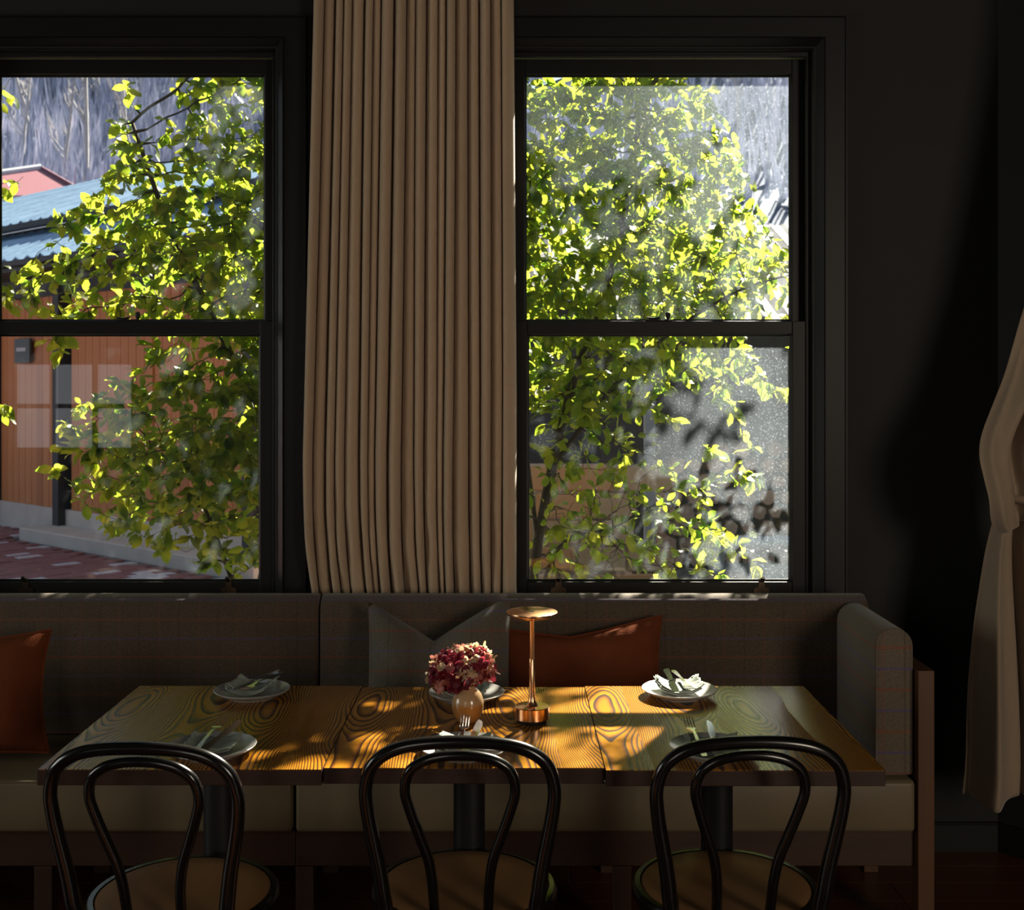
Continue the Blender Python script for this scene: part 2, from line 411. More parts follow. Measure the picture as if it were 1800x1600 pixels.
    def build(s, name, mat, parent=None, smooth=True, bevel=0.0, bseg=2, sharp=None, loc=None):
        ob = bpy.data.objects.new(name, s.mesh(name, mat, smooth, bevel, bseg, sharp)); COL.objects.link(ob)
        if parent is not None: ob.parent = parent
        if loc is not None: ob.location = loc
        return ob

def inst(name, me, parent=None, loc=(0,0,0), rot=(0,0,0), scale=(1,1,1)):
    ob = bpy.data.objects.new(name, me); COL.objects.link(ob)
    if parent is not None: ob.parent = parent
    ob.location = loc; ob.rotation_euler = rot; ob.scale = scale
    return ob
def empty(name, loc=(0,0,0), rz=0.0, parent=None):
    o = bpy.data.objects.new(name, None); COL.objects.link(o); o.location = loc; o.rotation_euler = (0,0,rz)
    o.empty_display_size = 0.1
    if parent is not None: o.parent = parent
    return o
def tag(o, label, cat, group=None, kind=None):
    o['label'] = label; o['category'] = cat
    if group: o['group'] = group
    if kind: o['kind'] = kind
    return o
def thing(name, label, cat, loc=(0,0,0), rz=0.0, group=None): return tag(empty(name, loc, rz), label, cat, group)
def struct(o, label=None):
    o['kind'] = 'structure'
    if label: o['label'] = label
    return o
def smooth_path(pts, n=8, closed=False):
    P = [Vector(p) for p in pts]; out = []; m = len(P)
    rng_ = range(m if closed else m-1)
    for i in rng_:
        p0 = P[(i-1) % m] if (closed or i > 0) else P[0]; p1 = P[i]; p2 = P[(i+1) % m]; p3 = P[(i+2) % m] if (closed or i+2 < m) else P[-1]
        for k in range(n):
            t = k/n
            out.append(0.5*((2*p1) + (p2-p0)*t + (2*p0-5*p1+4*p2-p3)*t*t + (3*p1-p0-3*p2+p3)*t*t*t))
    if not closed: out.append(P[-1].copy())
    return out

# ------------------------------------------------------------------ room shell
WY = 3.95; WT = 0.22; ZC = 3.25
W2C, W1C = 0.5145, -1.297
OPEN_H = 0.515                       # half width of a window opening
OZ0, OZ1 = 0.83, 2.70
RX0, RX1 = -5.5, 4.6
CHX, CHY = 1.647, WY                 # corner where the canted wall starts
CEX, CEY = 2.56, 2.88

b = MB()
b.box(RX0-0.2, W1C-OPEN_H, WY, WY+WT, -0.3, ZC+0.1)
b.box(W1C+OPEN_H, W2C-OPEN_H, WY, WY+WT, -0.3, ZC+0.1)
b.box(W2C+OPEN_H, CHX+0.25, WY, WY+WT, -0.3, ZC+0.1)
for c in (W1C, W2C):
    b.box(c-OPEN_H, c+OPEN_H, WY, WY+WT, -0.3, OZ0); b.box(c-OPEN_H, c+OPEN_H, WY, WY+WT, OZ1, ZC+0.1)
struct(b.build('wall_back', 'wall', smooth=False), 'dark charcoal painted wall around the two sash windows')
b = MB().prism([(CHX, CHY), (CEX, CEY), (RX1+0.2, CEY), (RX1+0.2, CEY+0.3), (CEX+0.15, CEY+0.3), (CHX+0.18, CHY+0.15)], 'z', -0.3, ZC+0.1)
struct(b.build('wall_right', 'wall', smooth=False), 'dark canted wall in the shadow behind the tied curtain')
struct(MB().box(RX1, RX1+0.2, REAR_Y-0.2, CEY, -0.3, ZC+0.1).build('wall_side', 'wall', smooth=False), 'dark side wall of the room')
b = MB(); b.box(RX0-0.2, RX0, REAR_Y-0.2, LWIN[0], -0.3, ZC+0.1); b.box(RX0-0.2, RX0, LWIN[1], WY, -0.3, ZC+0.1)
b.box(RX0-0.2, RX0, LWIN[0], LWIN[1], -0.3, LWIN[2]); b.box(RX0-0.2, RX0, LWIN[0], LWIN[1], LWIN[3], ZC+0.1)
struct(b.build('wall_left', 'wall', smooth=False), 'dark left wall of the room')
w = struct(empty('window_6', (RX0, (LWIN[0]+LWIN[1])/2, LWIN[2])), 'paned window in the left wall of the room')
for k in range(3): MB().box(-0.10, -0.06, -1.0+k*1.0-0.03, -1.0+k*1.0+0.03, 0, LWIN[3]-LWIN[2]).build('glazing_bar', 'trim', w, False)
for k in range(3): MB().box(-0.10, -0.06, -1.0, 1.0, k*0.85-0.03, k*0.85+0.03).build('glazing_bar', 'trim', w, False)
b = MB(); xs = RX0
for (x0, x1, z0, z1) in REAR_WINDOWS:
    b.box(xs, x0, REAR_Y-0.2, REAR_Y, -0.3, ZC+0.1); b.box(x0, x1, REAR_Y-0.2, REAR_Y, -0.3, z0); b.box(x0, x1, REAR_Y-0.2, REAR_Y, z1, ZC+0.1); xs = x1
b.box(xs, RX1, REAR_Y-0.2, REAR_Y, -0.3, ZC+0.1)
struct(b.build('wall_front', 'wall', smooth=False), 'dark wall with windows behind the photographer')
for i, (x0, x1, z0, z1) in enumerate(REAR_WINDOWS):
    w = struct(empty('window_%d' % (i+3), ((x0+x1)/2, REAR_Y, z0)), 'paned window behind the photographer')  # the second of these is added as unseen fill
    hw, h = (x1-x0)/2, z1-z0
    MB().frame(-hw+0.05, hw-0.05, 0.05, h-0.05, [(0, -0.11), (0, -0.05), (0.05, -0.05), (0.05, -0.11)]).build('frame', 'trim', w, False)
    for k in (1, 2): MB().box(-hw+2*hw*k/3-0.02, -hw+2*hw*k/3+0.02, -0.10, -0.06, 0, h).build('glazing_bar', 'trim', w, False)
    for k in range(1, 2 if h < 1 else 4): MB().box(-hw, hw, -0.10, -0.06, h*k/(2 if h < 1 else 4)-0.02, h*k/(2 if h < 1 else 4)+0.02).build('glazing_bar', 'trim', w, False)
struct(MB().box(RX0-0.2, RX1+0.2, REAR_Y-0.2, WY+0.2, ZC, ZC+0.12).build('ceiling', 'ceiling', smooth=False), 'dark ceiling above the room')

fl = struct(MB().box(RX0, RX1, REAR_Y, WY, -0.12, -0.017).build('floor', 'floor', smooth=False), 'dark red-brown timber board floor')
plank = {}
pw = 0.13
rows = int((WY-REAR_Y)/pw)
for r in range(rows+1):
    y0 = WY - pw*(r+1)
    if y0 < 1.2: break
    x = RX0; first = True
    while x < RX1-0.05:
        L = random.choice((1.6, 2.2, 2.8)) if not first else random.choice((0.7, 1.2, 1.9)); first = False
        L = round(min(L, RX1-x), 3)
        if L not in plank: plank[L] = MB().box(0.0012, L-0.0012, 0.0012, pw-0.0012, -0.018, 0.0).mesh('floor_board', 'floor', False)
        inst('floor_board', plank[L], fl, (x, y0, 0)); x += L

# baseboards
bbp = [(0, 0), (-0.016, 0), (-0.016, 0.088), (-0.010, 0.096), (0, 0.096)]
struct(MB().prism([(WY+p-0.0, q) for p, q in bbp], 'x', RX0, CHX).build('baseboard_back', 'trim', smooth=False), 'dark painted skirting board along the window wall')
bo = MB().prism([(p, q) for p, q in bbp], 'x', 0.0, math.hypot(CEX-CHX, CEY-CHY)).build('baseboard_right', 'trim', smooth=False)
bo.location = (CHX, CHY, 0); bo.rotation_euler = (0, 0, math.atan2(CEY-CHY, CEX-CHX)); struct(bo, 'dark skirting board on the canted wall')

# ------------------------------------------------------------------ windows
def sash_window(idx, c, pane_mat, label):
    w = struct(empty('window_%d' % idx, (c, WY, OZ0)), label)
    h = OZ1-OZ0; H = OPEN_H
    # casing: flat board with a splayed inner edge, proud of the wall
    MB().frame(-H+0.004, H-0.004, 0.0, h-0.004, [(0.0, 0.10), (0.0, 0.008), (0.008, 0.0), (0.030, -0.028), (0.036, -0.020), (0.100, -0.020), (0.103, -0.026), (0.108, -0.026), (0.108, 0.0), (0.03, 0.0), (0.03, 0.10)]).build('casing', 'trim', w, False, bevel=0.0)
    MB().frame(-H+0.020, H-0.020, 0.02, h-0.020, [(0, 0.035), (0, 0.048), (0.018, 0.048), (0.018, 0.035)]).build('staff_bead', 'trim', w, False, bevel=0.003)
    MB().box(-H-0.05, H+0.05, -0.035, 0.20, -0.035, 0.004).build('sill', 'trim', w, False, bevel=0.004)
    # upper sash (outer), lower sash (inner)
    for nm, gy, gx, z0, z1, bt, tp in (('upper_sash', 0.100, 0.459, 1.785-OZ0, 2.634-OZ0, 0.045, 0.050), ('lower_sash', 0.060, 0.451, 0.895-OZ0, 1.738-OZ0, 0.052, 0.045)):
        st = H - gx - 0.006
        s = MB()
        # stiles and rails with a stepped glazing bead towards the glass
        s.box(-gx-st, -gx, gy-0.018, gy+0.018, z0-bt, z1+tp); s.box(gx, gx+st, gy-0.018, gy+0.018, z0-bt, z1+tp)
        s.box(-gx, gx, gy-0.018, gy+0.018, z1, z1+tp); s.box(-gx, gx, gy-0.018, gy+0.018, z0-bt, z0)
        so = s.build(nm, 'trim', w, False, bevel=0.0025)
        MB().frame(-gx+0.007, gx-0.007, z0+0.007, z1-0.007, [(0, gy-0.003), (0.0, gy+0.003), (0.008, gy+0.012), (0.008, gy-0.012)]).build('glazing_bead', 'trim', so, False)
        MB().box(-gx+0.002, gx-0.002, gy-0.002, gy+0.002, z0+0.002, z1-0.002).build('pane', pane_mat, so, False)
        if nm == 'upper_sash': continue
        # sash lock lying on the meeting rail
        zt = z1+tp
        lk = MB().box(-0.045, 0.045, gy-0.012, gy+0.012, zt, zt+0.005).build('sash_lock', 'iron', so, False, bevel=0.002)
        s = MB(); s.lathe([(0.004, 0), (0.007, 0.010), (0.009, 0.018), (0.007, 0.026), (0.002, 0.029)], 12, (0.030, gy, zt+0.004))
        s.tube([(-0.042, gy, zt+0.013), (-0.020, gy, zt+0.008), (0.004, gy-0.004, zt+0.012)], [0.0025, 0.005, 0.003], 8)
        s.build('lock_lever', 'iron', lk)
        for lx in (-0.345, 0.345):
            zb = z0-bt*0.55
            pts = [(-0.026, -0.006), (-0.026, 0.006), (-0.018, 0.010), (-0.011, 0.012), (-0.009, 0.040), (0.009, 0.040), (0.011, 0.012), (0.018, 0.010), (0.026, 0.006), (0.026, -0.006), (0.018, -0.010), (-0.018, -0.010)]
            l = MB().prism([(lx+p, zb+q) for p, q in pts], 'y', gy-0.022, gy-0.018).build('sash_lift', 'hardware', so, False)
            MB().tube([(lx, gy-0.022, zb+0.036), (lx, gy-0.040, zb+0.040), (lx, gy-0.046, zb+0.048)], [0.008, 0.008, 0.006], 8).build('lift_hook', 'hardware', l)
    return w
sash_window(1, W1C, 'pane_left', 'left dark-framed sash window looking onto the timber building')
sash_window(2, W2C, 'pane_right', 'right dark-framed sash window with dusty sunlit glass')

# ------------------------------------------------------------------ curtains
def central_curtain():
    zt, zb = 3.24, 0.845
    NF = 19
    ph = np.cumsum(0.75 + 0.5*rng.random(NF+1)); ph = (ph-ph[0])/(ph[-1]-ph[0])
    amp = 0.68 + 0.32*rng.random(NF); drift = (rng.random(NF+1)-0.5)*0.030; drift[0] = drift[-1] = 0
    sk = (rng.random(NF)-0.5)*0.5
    def fn(u, v):
        z = zt + (zb-zt)*v
        xl = -0.632 - 0.045*min(1, v/0.8) + (0.03*((v-0.85)/0.15)**2 if v > 0.85 else 0); xr = 0.012 + 0.012*min(1, v/0.7)
        edges = ph + drift*(max(0, v-0.25)/0.75)**1.4
        k = int(min(NF-1, max(0, np.searchsorted(edges, u, 'right')-1)))
        t = (u-edges[k])/max(1e-4, edges[k+1]-edges[k]); t = min(1, max(0, t))
        w = edges[k+1]-edges[k]
        lowf = max(0, (v-0.8)/0.2)
        a = amp[k]*(1-0.25*lowf)
        # rounded ridge, deep narrow valley
        tg = min(1.0, max(0.0, (t-0.09)/0.82))
        hgt = a*(math.sin(PI*tg)**0.85)
        last = k == NF-1
        if last: hgt = 0.80*math.sin(PI*(0.30+0.70*t))**0.8
        bulge = -0.14*w*math.sin(2*PI*t)*(1-0.5*lowf) + sk[k]*w*0.30*math.sin(PI*t)
        crumple = 0.10*lowf*math.sin(23*u*6.28+3*k)*math.sin(9*v*6.28) if lowf > 0 else 0
        x = xl + (xr-xl)*(u+bulge)
        y = 3.922 - 0.092*max(0.0, min(1.0, hgt+crumple)) 
        return (x, y, z)
    o = MB().grid(fn, NF*16, 44).build('curtain', 'curtain', None, True, sharp=180)
    md = o.modifiers.new('thickness', 'SOLIDIFY'); md.thickness = 0.0025; md.offset = 1
    tag(o, 'long oatmeal wool curtain in tight vertical folds hanging between the two windows', 'curtain')
central_curtain()

def tied_curtain():
    path0 = [(1.78, 3.24), (1.74, 2.7), (1.66, 2.25), (1.585, 1.92), (1.538, 1.764), (1.492, 1.61), (1.445, 1.509), (1.400, 1.42), (1.384, 1.356), (1.392, 1.29), (1.408, 1.225), (1.424, 1.165), (1.455, 1.120), (1.470, 1.16), (1.482, 1.21),
             (1.470, 1.15), (1.450, 1.06), (1.430, 0.949), (1.413, 0.813), (1.400, 0.592), (1.392, 0.42), (1.381, 0.317)]
    yoff0 = [0, 0, 0, 0, -0.01, -0.02, -0.04, -0.065, -0.085, -0.095, -0.09, -0.07, -0.035, -0.005, 0.015, 0.03, 0.025, 0.01, 0.0, -0.005, -0.01, -0.01]
    path1 = [(2.35, 3.24), (2.27, 2.7), (2.18, 2.25), (2.06, 1.92), (1.98, 1.78), (1.88, 1.64), (1.80, 1.54), (1.75, 1.45), (1.72, 1.38), (1.71, 1.32), (1.71, 1.27), (1.70, 1.24), (1.69, 1.22), (1.69, 1.235), (1.69, 1.25),
             (1.69, 1.22), (1.71, 1.10), (1.75, 0.97), (1.80, 0.82), (1.85, 0.60), (1.87, 0.43), (1.88, 0.335)]
    P0 = smooth_path([(x, y, z) for (x, z), y in zip(path0, yoff0)], 4); P1 = smooth_path([(x, y*0.4, z) for (x, z), y in zip(path1, yoff0)], 4)
    n = len(P0)-1
    def fn(u, v):
        i = v*n; k = min(n-1, int(i)); f = i-k
        a = P0[k].lerp(P0[k+1], f); c = P1[k].lerp(P1[k+1], f)
        p = a.lerp(c, u)
        z = p.z
        tight = min(1.0, abs(z-1.24)/0.6)
        A = 0.018 + 0.042*tight
        y = 3.50 + p.y + A*math.sin(u*2*PI*3.3+0.9+0.8*math.sin(z*2.0)) + 0.5*A*math.sin(u*2*PI*5.7+z*1.7) + 0.10*u
        x = p.x + 0.018*tight*math.cos(u*2*PI*3.3+0.6)*(1 if u > 0.04 else u/0.04)
        dz = 0.005*math.sin(u*2*PI*3.3+2.0) if v > 0.97 else 0
        return (x, y, z+dz)
    o = MB().grid(fn, 120, 110).build('curtain', 'curtain_shaded', None, True, sharp=180)
    md = o.modifiers.new('thickness', 'SOLIDIFY'); md.thickness = 0.003; md.offset = 1
    tag(o, 'curtain darkened in its colour for shade, tied back into a hanging pouch in the dark right corner', 'curtain')
    s = MB().tube(smooth_path([(1.465, 3.50, 1.235), (1.56, 3.425, 1.225), (1.68, 3.45, 1.235), (1.76, 3.54, 1.25), (1.68, 3.62, 1.26), (1.54, 3.57, 1.245)], 6, True), 0.011, 8, True).build('tie_band', 'curtain_shaded', o)
tied_curtain()

# ------------------------------------------------------------------ banquette seating
def round_top(y0, y1, z0, z1, n=10):
    r = (y1-y0)/2; c = (y0+y1)/2; pts = [(y0, z0), (y1, z0)]
    for k in range(n+1):
        a = PI*k/n; pts.append((c+r*math.cos(a), z1-r+r*math.sin(a)))
    return pts
SF, SZ0, SZ1 = 3.27, 0.315, 0.462
BY0, BY1, BTOP = 3.695, 3.812, 0.899
JX = -0.598
def banquette(x0, x1, label, arm):
    t = thing('banquette', label, 'bench', (x0, SF, 0), 0, 'banquette seats along the window wall')
    L = x1-x0; aw = 0.106
    D = BY1-SF
    def yy(y): return y-SF
    cx1 = L-0.048 if arm else L
    MB().box(0.002, cx1-0.004, 0.0, yy(BY1)-0.02, SZ0, SZ1).build('seat_cushion', 'leather', t, bevel=0.014, bseg=3)
    MB().tube([(0.012, 0.004, SZ1-0.006), (cx1-0.014, 0.004, SZ1-0.006)], 0.0035, 6).build('piping', 'leather', t)
    MB().prism([(yy(a), q) for a, q in round_top(BY0, BY1, SZ1+0.002, BTOP)], 'x', 0.002, cx1-0.002).build('backrest', 'tweed', t, bevel=0.010, bseg=2)
    MB().box(0, L-0.046 if arm else L, 0.025, 0.055, 0.214, SZ0-0.002).build('front_rail', 'walnut_shaded', t, False, bevel=0.002)
    MB().box(0, L-0.046 if arm else L, 0.055, D, 0.27, SZ0-0.002).build('seat_board', 'walnut_shaded', t, False)
    MB().box(0, L-0.046 if arm else L, yy(BY1)+0.002, yy(BY1)+0.016, 0.20, 0.80).build('back_panel', 'walnut_shaded', t, False)
    lx = [0.0, L*0.5] if arm else [0.0, L*0.33, L*0.66]
    for x in lx:
        MB().box(x, x+0.05, 0.020, 0.065, 0.0, 0.214).build('leg', 'walnut_shaded', t, False, bevel=0.002)
        MB().box(x, x+0.05, D-0.05, D, 0.0, 0.27).build('leg', 'walnut_shaded', t, False, bevel=0.002)
    if arm:
        ax0 = L-0.046-aw-0.004; ax1 = ax0+aw
        pr = round_top(ax0, ax1, SZ1+0.004, 0.882)
        a = MB().prism(pr, 'y', 0.030, yy(BY0)-0.002).build('arm_cushion', 'tweed_lit', t, bevel=0.010, bseg=3)
        outl = [(p, 0.031, q) for p, q in round_top(ax0+0.004, ax1-0.004, SZ1+0.010, 0.878, 16)]
        MB().tube(outl, 0.0035, 6, True).build('piping', 'tweed_lit', a)
        MB().box(L-0.046, L, 0.0, 0.046, 0.0, 0.768).build('arm_post', 'walnut', t, False, bevel=0.002)
        MB().box(L-0.046, L, D-0.046, D, 0.0, 0.768).build('arm_post', 'walnut', t, False, bevel=0.002)
        MB().box(L-0.046, L, 0.046, D-0.046, 0.70, 0.768).build('arm_rail', 'walnut', t, False, bevel=0.002)
        MB().box(L-0.046, L, 0.046, D-0.046, 0.214, 0.30).build('arm_rail', 'walnut', t, False, bevel=0.002)
        MB().box(L-0.030, L-0.016, 0.046, D-0.046, 0.30, 0.70).build('arm_panel', 'walnut', t, False)
    return t
banquette(JX+0.001, 1.187, 'tweed-backed banquette with olive leather seat and upholstered right arm on a walnut frame', True)
banquette(-2.75, JX-0.001, 'armless tweed-backed banquette with dark leather seat under the left window', False)

# ------------------------------------------------------------------ cushions
def cushion(name, label, w, h, th, mat, loc, rot, notch=0.0, ears=0.05, pipe=False, seed=0, group='cushions on the banquettes'):
    t = thing(name, label, 'cushion', loc, 0, group); t.rotation_euler = rot
    N_ = 26
    def outline(u, v):      # u,v in -1..1
        x = u*w/2*(1-ears*(1-v*v)**1.0*abs(u)**3); y = v*h/2*(1-ears*(1-u*u)*abs(v)**3)
        if notch:
            f = max(0.0, 1-abs(u+0.08)/0.95)**1.15*((v+1)/2)**2.2
            y -= notch*f
        return x, y + h/2
    def surf(sgn):
        def fn(a, b_):
            u = 2*a-1; v = 2*b_-1
            x, y = outline(u, v)
            d = max(0, (1-u**4)*(1-v**4))**0.55
            wr = 0.010*math.sin(5*u+3*v+seed)*math.sin(4*v-2*u+seed*2)*d
            pinch = 1.0
            if notch: pinch = 1-0.55*math.exp(-((u+0.08)/0.30)**2)*((v+1)/2)**2
            return (x, sgn*(th/2*d*pinch + wr), y)
        return fn
    m = MB(); m.grid(surf(-1), N_, N_); m.grid(surf(1), N_, N_)
    o = m.build('cover', mat, t, True, sharp=180)
    if pipe:
        pts = []
        for k in range(N_): pts.append(outline(2*k/N_-1, -1))
        for k in range(N_): pts.append(outline(1, 2*k/N_-1))
        for k in range(N_): pts.append(outline(1-2*k/N_, 1))
        for k in range(N_): pts.append(outline(-1, 1-2*k/N_))
        MB().tube([(x, 0, y) for x, y in pts], 0.0055, 6, True).build('edge_trim', mat, t)
    return t
cushion('throw_cushion', 'grey checked tweed cushion with a deep chop in its top edge', 0.435, 0.445, 0.15, 'tweed_grey', (-0.210, 3.500, 0.470), (-0.22, 0.0, 0.02), notch=0.115, ears=0.03, seed=1)
cushion('throw_cushion', 'wide rust linen cushion behind the copper lamp', 0.53, 0.37, 0.14, 'rust', (0.232, 3.572, 0.468), (-0.20, -0.06, 0.0), ears=0.10, pipe=True, seed=3, notch=0.03)
cushion('throw_cushion', 'rust linen cushion at the left end of the banquette', 0.50, 0.355, 0.15, 'rust', (-1.605, 3.435, 0.468), (-0.25, -0.05, 0.12), ears=0.10, pipe=True, seed=5)

# ------------------------------------------------------------------ tables
TZ = 0.75
def table(x0, x1, y0, y1, label):
    cx, cy = (x0+x1)/2, (y0+y1)/2
    t = thing('dining_table', label, 'table', (cx, cy, 0), 0, 'three tables pushed into one row')
    hw, hd = (x1-x0)/2-0.0012, (y1-y0)/2
    MB().box(-hw, hw, -hd+0.0008, hd-0.0008, TZ-0.0012, TZ).build('table_top', 'table_top', t, False, bevel=0.0)
    MB().box(-hw, hw, -hd, hd, TZ-0.034, TZ-0.0012).build('top_edge', 'edge_wood', t, False, bevel=0.0015)
    MB().box(-0.16, 0.16, -0.16, 0.16, TZ-0.042, TZ-0.034).build('mounting_plate', 'iron', t, False)
    MB().lathe([(0.038, 0.03), (0.038, TZ-0.042)], 28).build('column', 'iron', t)
    MB().lathe([(0.23, 0.0), (0.23, 0.006), (0.20, 0.016), (0.06, 0.030), (0.044, 0.045), (0.038, 0.06)], 40).build('base', 'iron', t)
    return t
table(-1.001, -0.395, 2.487, 3.180, 'left burnt-grain ash table top, mostly in shade, on a black pedestal')
table(-0.395, 0.205, 2.497, 3.166, 'middle burnt-grain ash table carrying the flower vase and copper lamp')
table(0.205, 0.799, 2.482, 3.177, 'right burnt-grain ash table beside the banquette arm, mirroring the window')

# ------------------------------------------------------------------ chairs
def chair_meshes():
    out = {}
    def lean(z): return 0.0 if z < 0.46 else -0.055*((z-0.46)/0.39)**1.2          # y offset of the back
    half = [(0.190, 0.0, -0.040), (0.172, 0.25, -0.015), (0.155, 0.46, 0), (0.160, 0.53, 0), (0.168, 0.59, 0), (0.180, 0.655, 0), (0.1885, 0.71, 0), (0.190, 0.755, 0), (0.176, 0.800, 0), (0.140, 0.830, 0), (0.085, 0.845, 0), (0.0, 0.850, 0)]
    yb = -0.195
    L = [(-x, yb+dy+lean(z), z) for x, z, dy in half]; R = [(x, yb+dy+lean(z), z) for x, z, dy in half[:-1]][::-1]
    P = smooth_path(L+R, 6)
    rad = [0.0165-0.0032*min(1, max(0, (p.z-0.5)/0.3)) if p.z > 0.46 else 0.0165-0.004*(1-p.z/0.46) for p in P]
    out['back_hoop'] = MB().tube(P, rad, 14).mesh('back_hoop', 'black', True, sharp=180)
    half = [(0.055, 0.455), (0.057, 0.51), (0.060, 0.555), (0.068, 0.60), (0.083, 0.645), (0.101, 0.70), (0.1115, 0.745), (0.103, 0.785), (0.076, 0.808), (0.040, 0.819), (0.0, 0.822)]
    yb2 = -0.165
    def l2(z): return yb2 + (yb + lean(0.83)-yb2)*((z-0.455)/0.37)**0.9
    L = [(-x, l2(z), z) for x, z in half]; R = [(x, l2(z), z) for x, z in half[:-1]][::-1]
    out['inner_hoop'] = MB().tube(smooth_path(L+R, 6), 0.0108, 12).mesh('inner_hoop', 'black', True, sharp=180)
    out['seat_rim'] = MB().lathe([(0.175, 0.425), (0.200, 0.425), (0.205, 0.435), (0.205, 0.452), (0.198, 0.460), (0.186, 0.460), (0.184, 0.450), (0.175, 0.445)], 56).mesh('seat_rim', 'black')
    out['seat_rim'].clear_geometry() if False else None
    out['seat'] = MB().lathe([(0.184, 0.444), (0.186, 0.4585), (0.178, 0.4625), (0.14, 0.4600), (0.07, 0.4575), (0.002, 0.457)], 56).mesh('seat', 'seat_ply')
    for nm, sx in (('leg_l', -1), ('leg_r', 1)):
        out[nm] = MB().tube(smooth_path([(sx*0.13, 0.125, 0.43), (sx*0.145, 0.145, 0.30), (sx*0.165, 0.175, 0.0)], 5), 0.0145, 12).mesh('leg', 'black')
    out['foot_ring'] = MB().tube([(0.150*math.cos(2*PI*k/36), -0.01+0.150*math.sin(2*PI*k/36), 0.24) for k in range(36)], 0.009, 8, True).mesh('foot_ring', 'black')
    return out
CHM = chair_meshes()
def ring_mesh():   # open ring for the seat rim
    pr = [(0.176, 0.425), (0.200, 0.425), (0.206, 0.436), (0.206, 0.452), (0.199, 0.461), (0.188, 0.461), (0.186, 0.448), (0.176, 0.444)]
    n, seg = len(pr), 56; m = MB()
    for r, z in pr:
        for k in range(seg): m.v.append((r*math.cos(2*PI*k/seg), r*math.sin(2*PI*k/seg), z))
    for i in range(n):
        j = (i+1) % n
        for k in range(seg):
            k2 = (k+1) % seg; m.f.append((i*seg+k, i*seg+k2, j*seg+k2, j*seg+k))
    return m.mesh('seat_rim', 'black')
CHM['seat_rim'] = ring_mesh()
def chair(x, y, rz, label):
    t = thing('bentwood_chair', label, 'chair', (x, y, 0), rz, 'bentwood chairs at the tables')
    for k, nm in (('seat', 'seat'), ('seat_rim', 'seat_rim'), ('back_hoop', 'back_hoop'), ('inner_hoop', 'inner_hoop'), ('leg_l', 'leg'), ('leg_r', 'leg'), ('foot_ring', 'foot_ring')):
        inst(nm, CHM[k], t)
chair(-0.708, 2.560, math.radians(-4), 'black bentwood chair in front of the left table')
chair(-0.098, 2.600, math.radians(0), 'black bentwood chair in front of the middle table')
chair(0.480, 2.600, math.radians(2), 'black bentwood chair in front of the right table')

# ------------------------------------------------------------------ place settings
plate_me = MB().lathe([(0.050, 0.0), (0.058, 0.0), (0.060, 0.004), (0.082, 0.010), (0.0965, 0.0185), (0.0985, 0.0215), (0.0970, 0.0225), (0.080, 0.0150), (0.060, 0.0105), (0.03, 0.0095), (0.0, 0.0095)], 56).mesh('plate', 'plate', True, sharp=50)
def napkin_mesh(v):
    m = MB()
    w, d = 0.108, 0.088
    for L_ in range(3):
        def fn(a, c, L_=L_):
            u, s = 2*a-1, 2*c-1
            rt = 0.0 if v % 2 else 1.0
            x = u*w/2*(1-0.05*L_) + (0.007*L_ if u > 0 else 0) + 0.002*math.sin(11*s+L_*2)
            y = s*d/2*(1-0.04*L_) + 0.0015*math.sin(9*u+L_)
            lift = 0.016*abs(u)**2.2*(1.0 if rt else 0.45) + 0.010*max(0, s)**2*abs(u)
            ruff = 0.0022*math.sin(26*s+1.7*L_+v)*max(0, abs(u)-0.5)*2
            z = 0.0145 + 0.0042*L_ + lift + ruff + 0.004*(1-abs(u))*math.sin(2.2*s+v)*0.4
            return (x, y, z)
        m.grid(fn, 20, 14)
    return m
def fork_parts():
    prof = [(-0.095, 0.000, 0.0055, 0.002), (-0.080, 0.0, 0.0075, 0.002), (-0.03, 0.003, 0.0045, 0.002), (0.02, 0.006, 0.003, 0.0022), (0.040, 0.004, 0.0045, 0.002), (0.050, 0.002, 0.011, 0.0014), (0.058, 0.002, 0.012, 0.0013)]
    m = MB()
    for (y, z, hw, t) in prof:
        m.v += [(-hw, y, z-t/2), (hw, y, z-t/2), (hw, y, z+t/2), (-hw, y, z+t/2)]
    for i in range(len(prof)-1):
        for k in range(4):
            k2 = (k+1) % 4; m.f.append((i*4+k, i*4+k2, i*4+4+k2, i*4+4+k))
    m.f += [(3, 2, 1, 0), tuple(len(m.v)-4+k for k in range(4))]
    tine = MB().tube([(0, 0.056, 0.002), (0, 0.075, 0.0035), (0, 0.098, 0.009), (0, 0.104, 0.0115)], [0.0016, 0.0015, 0.0012, 0.0006], 6)
    return m.mesh('handle', 'steel'), tine.mesh('tine', 'steel')
def knife_parts():
    prof = [(-0.105, 0.0, 0.006, 0.004), (-0.09, 0.0, 0.0085, 0.005), (-0.02, 0.0, 0.006, 0.005), (0.0, 0.0, 0.005, 0.004)]
    m = MB()
    for (y, z, hw, t) in prof: m.v += [(-hw, y, z-t/2), (hw, y, z-t/2), (hw, y, z+t/2), (-hw, y, z+t/2)]
    for i in range(len(prof)-1):
        for k in range(4):
            k2 = (k+1) % 4; m.f.append((i*4+k, i*4+k2, i*4+4+k2, i*4+4+k))
    m.f += [(3, 2, 1, 0), tuple(len(m.v)-4+k for k in range(4))]
    bl = MB().prism([(-0.005, 0.0), (0.005, 0.0), (0.0095, 0.02), (0.0100, 0.075), (0.006, 0.096), (-0.004, 0.104), (-0.0065, 0.085), (-0.0065, 0.02)], 'z', -0.0008, 0.0008)
    return m.mesh('handle', 'steel'), bl.mesh('blade', 'steel', False)
FORK, KNIFE = fork_parts(), knife_parts()
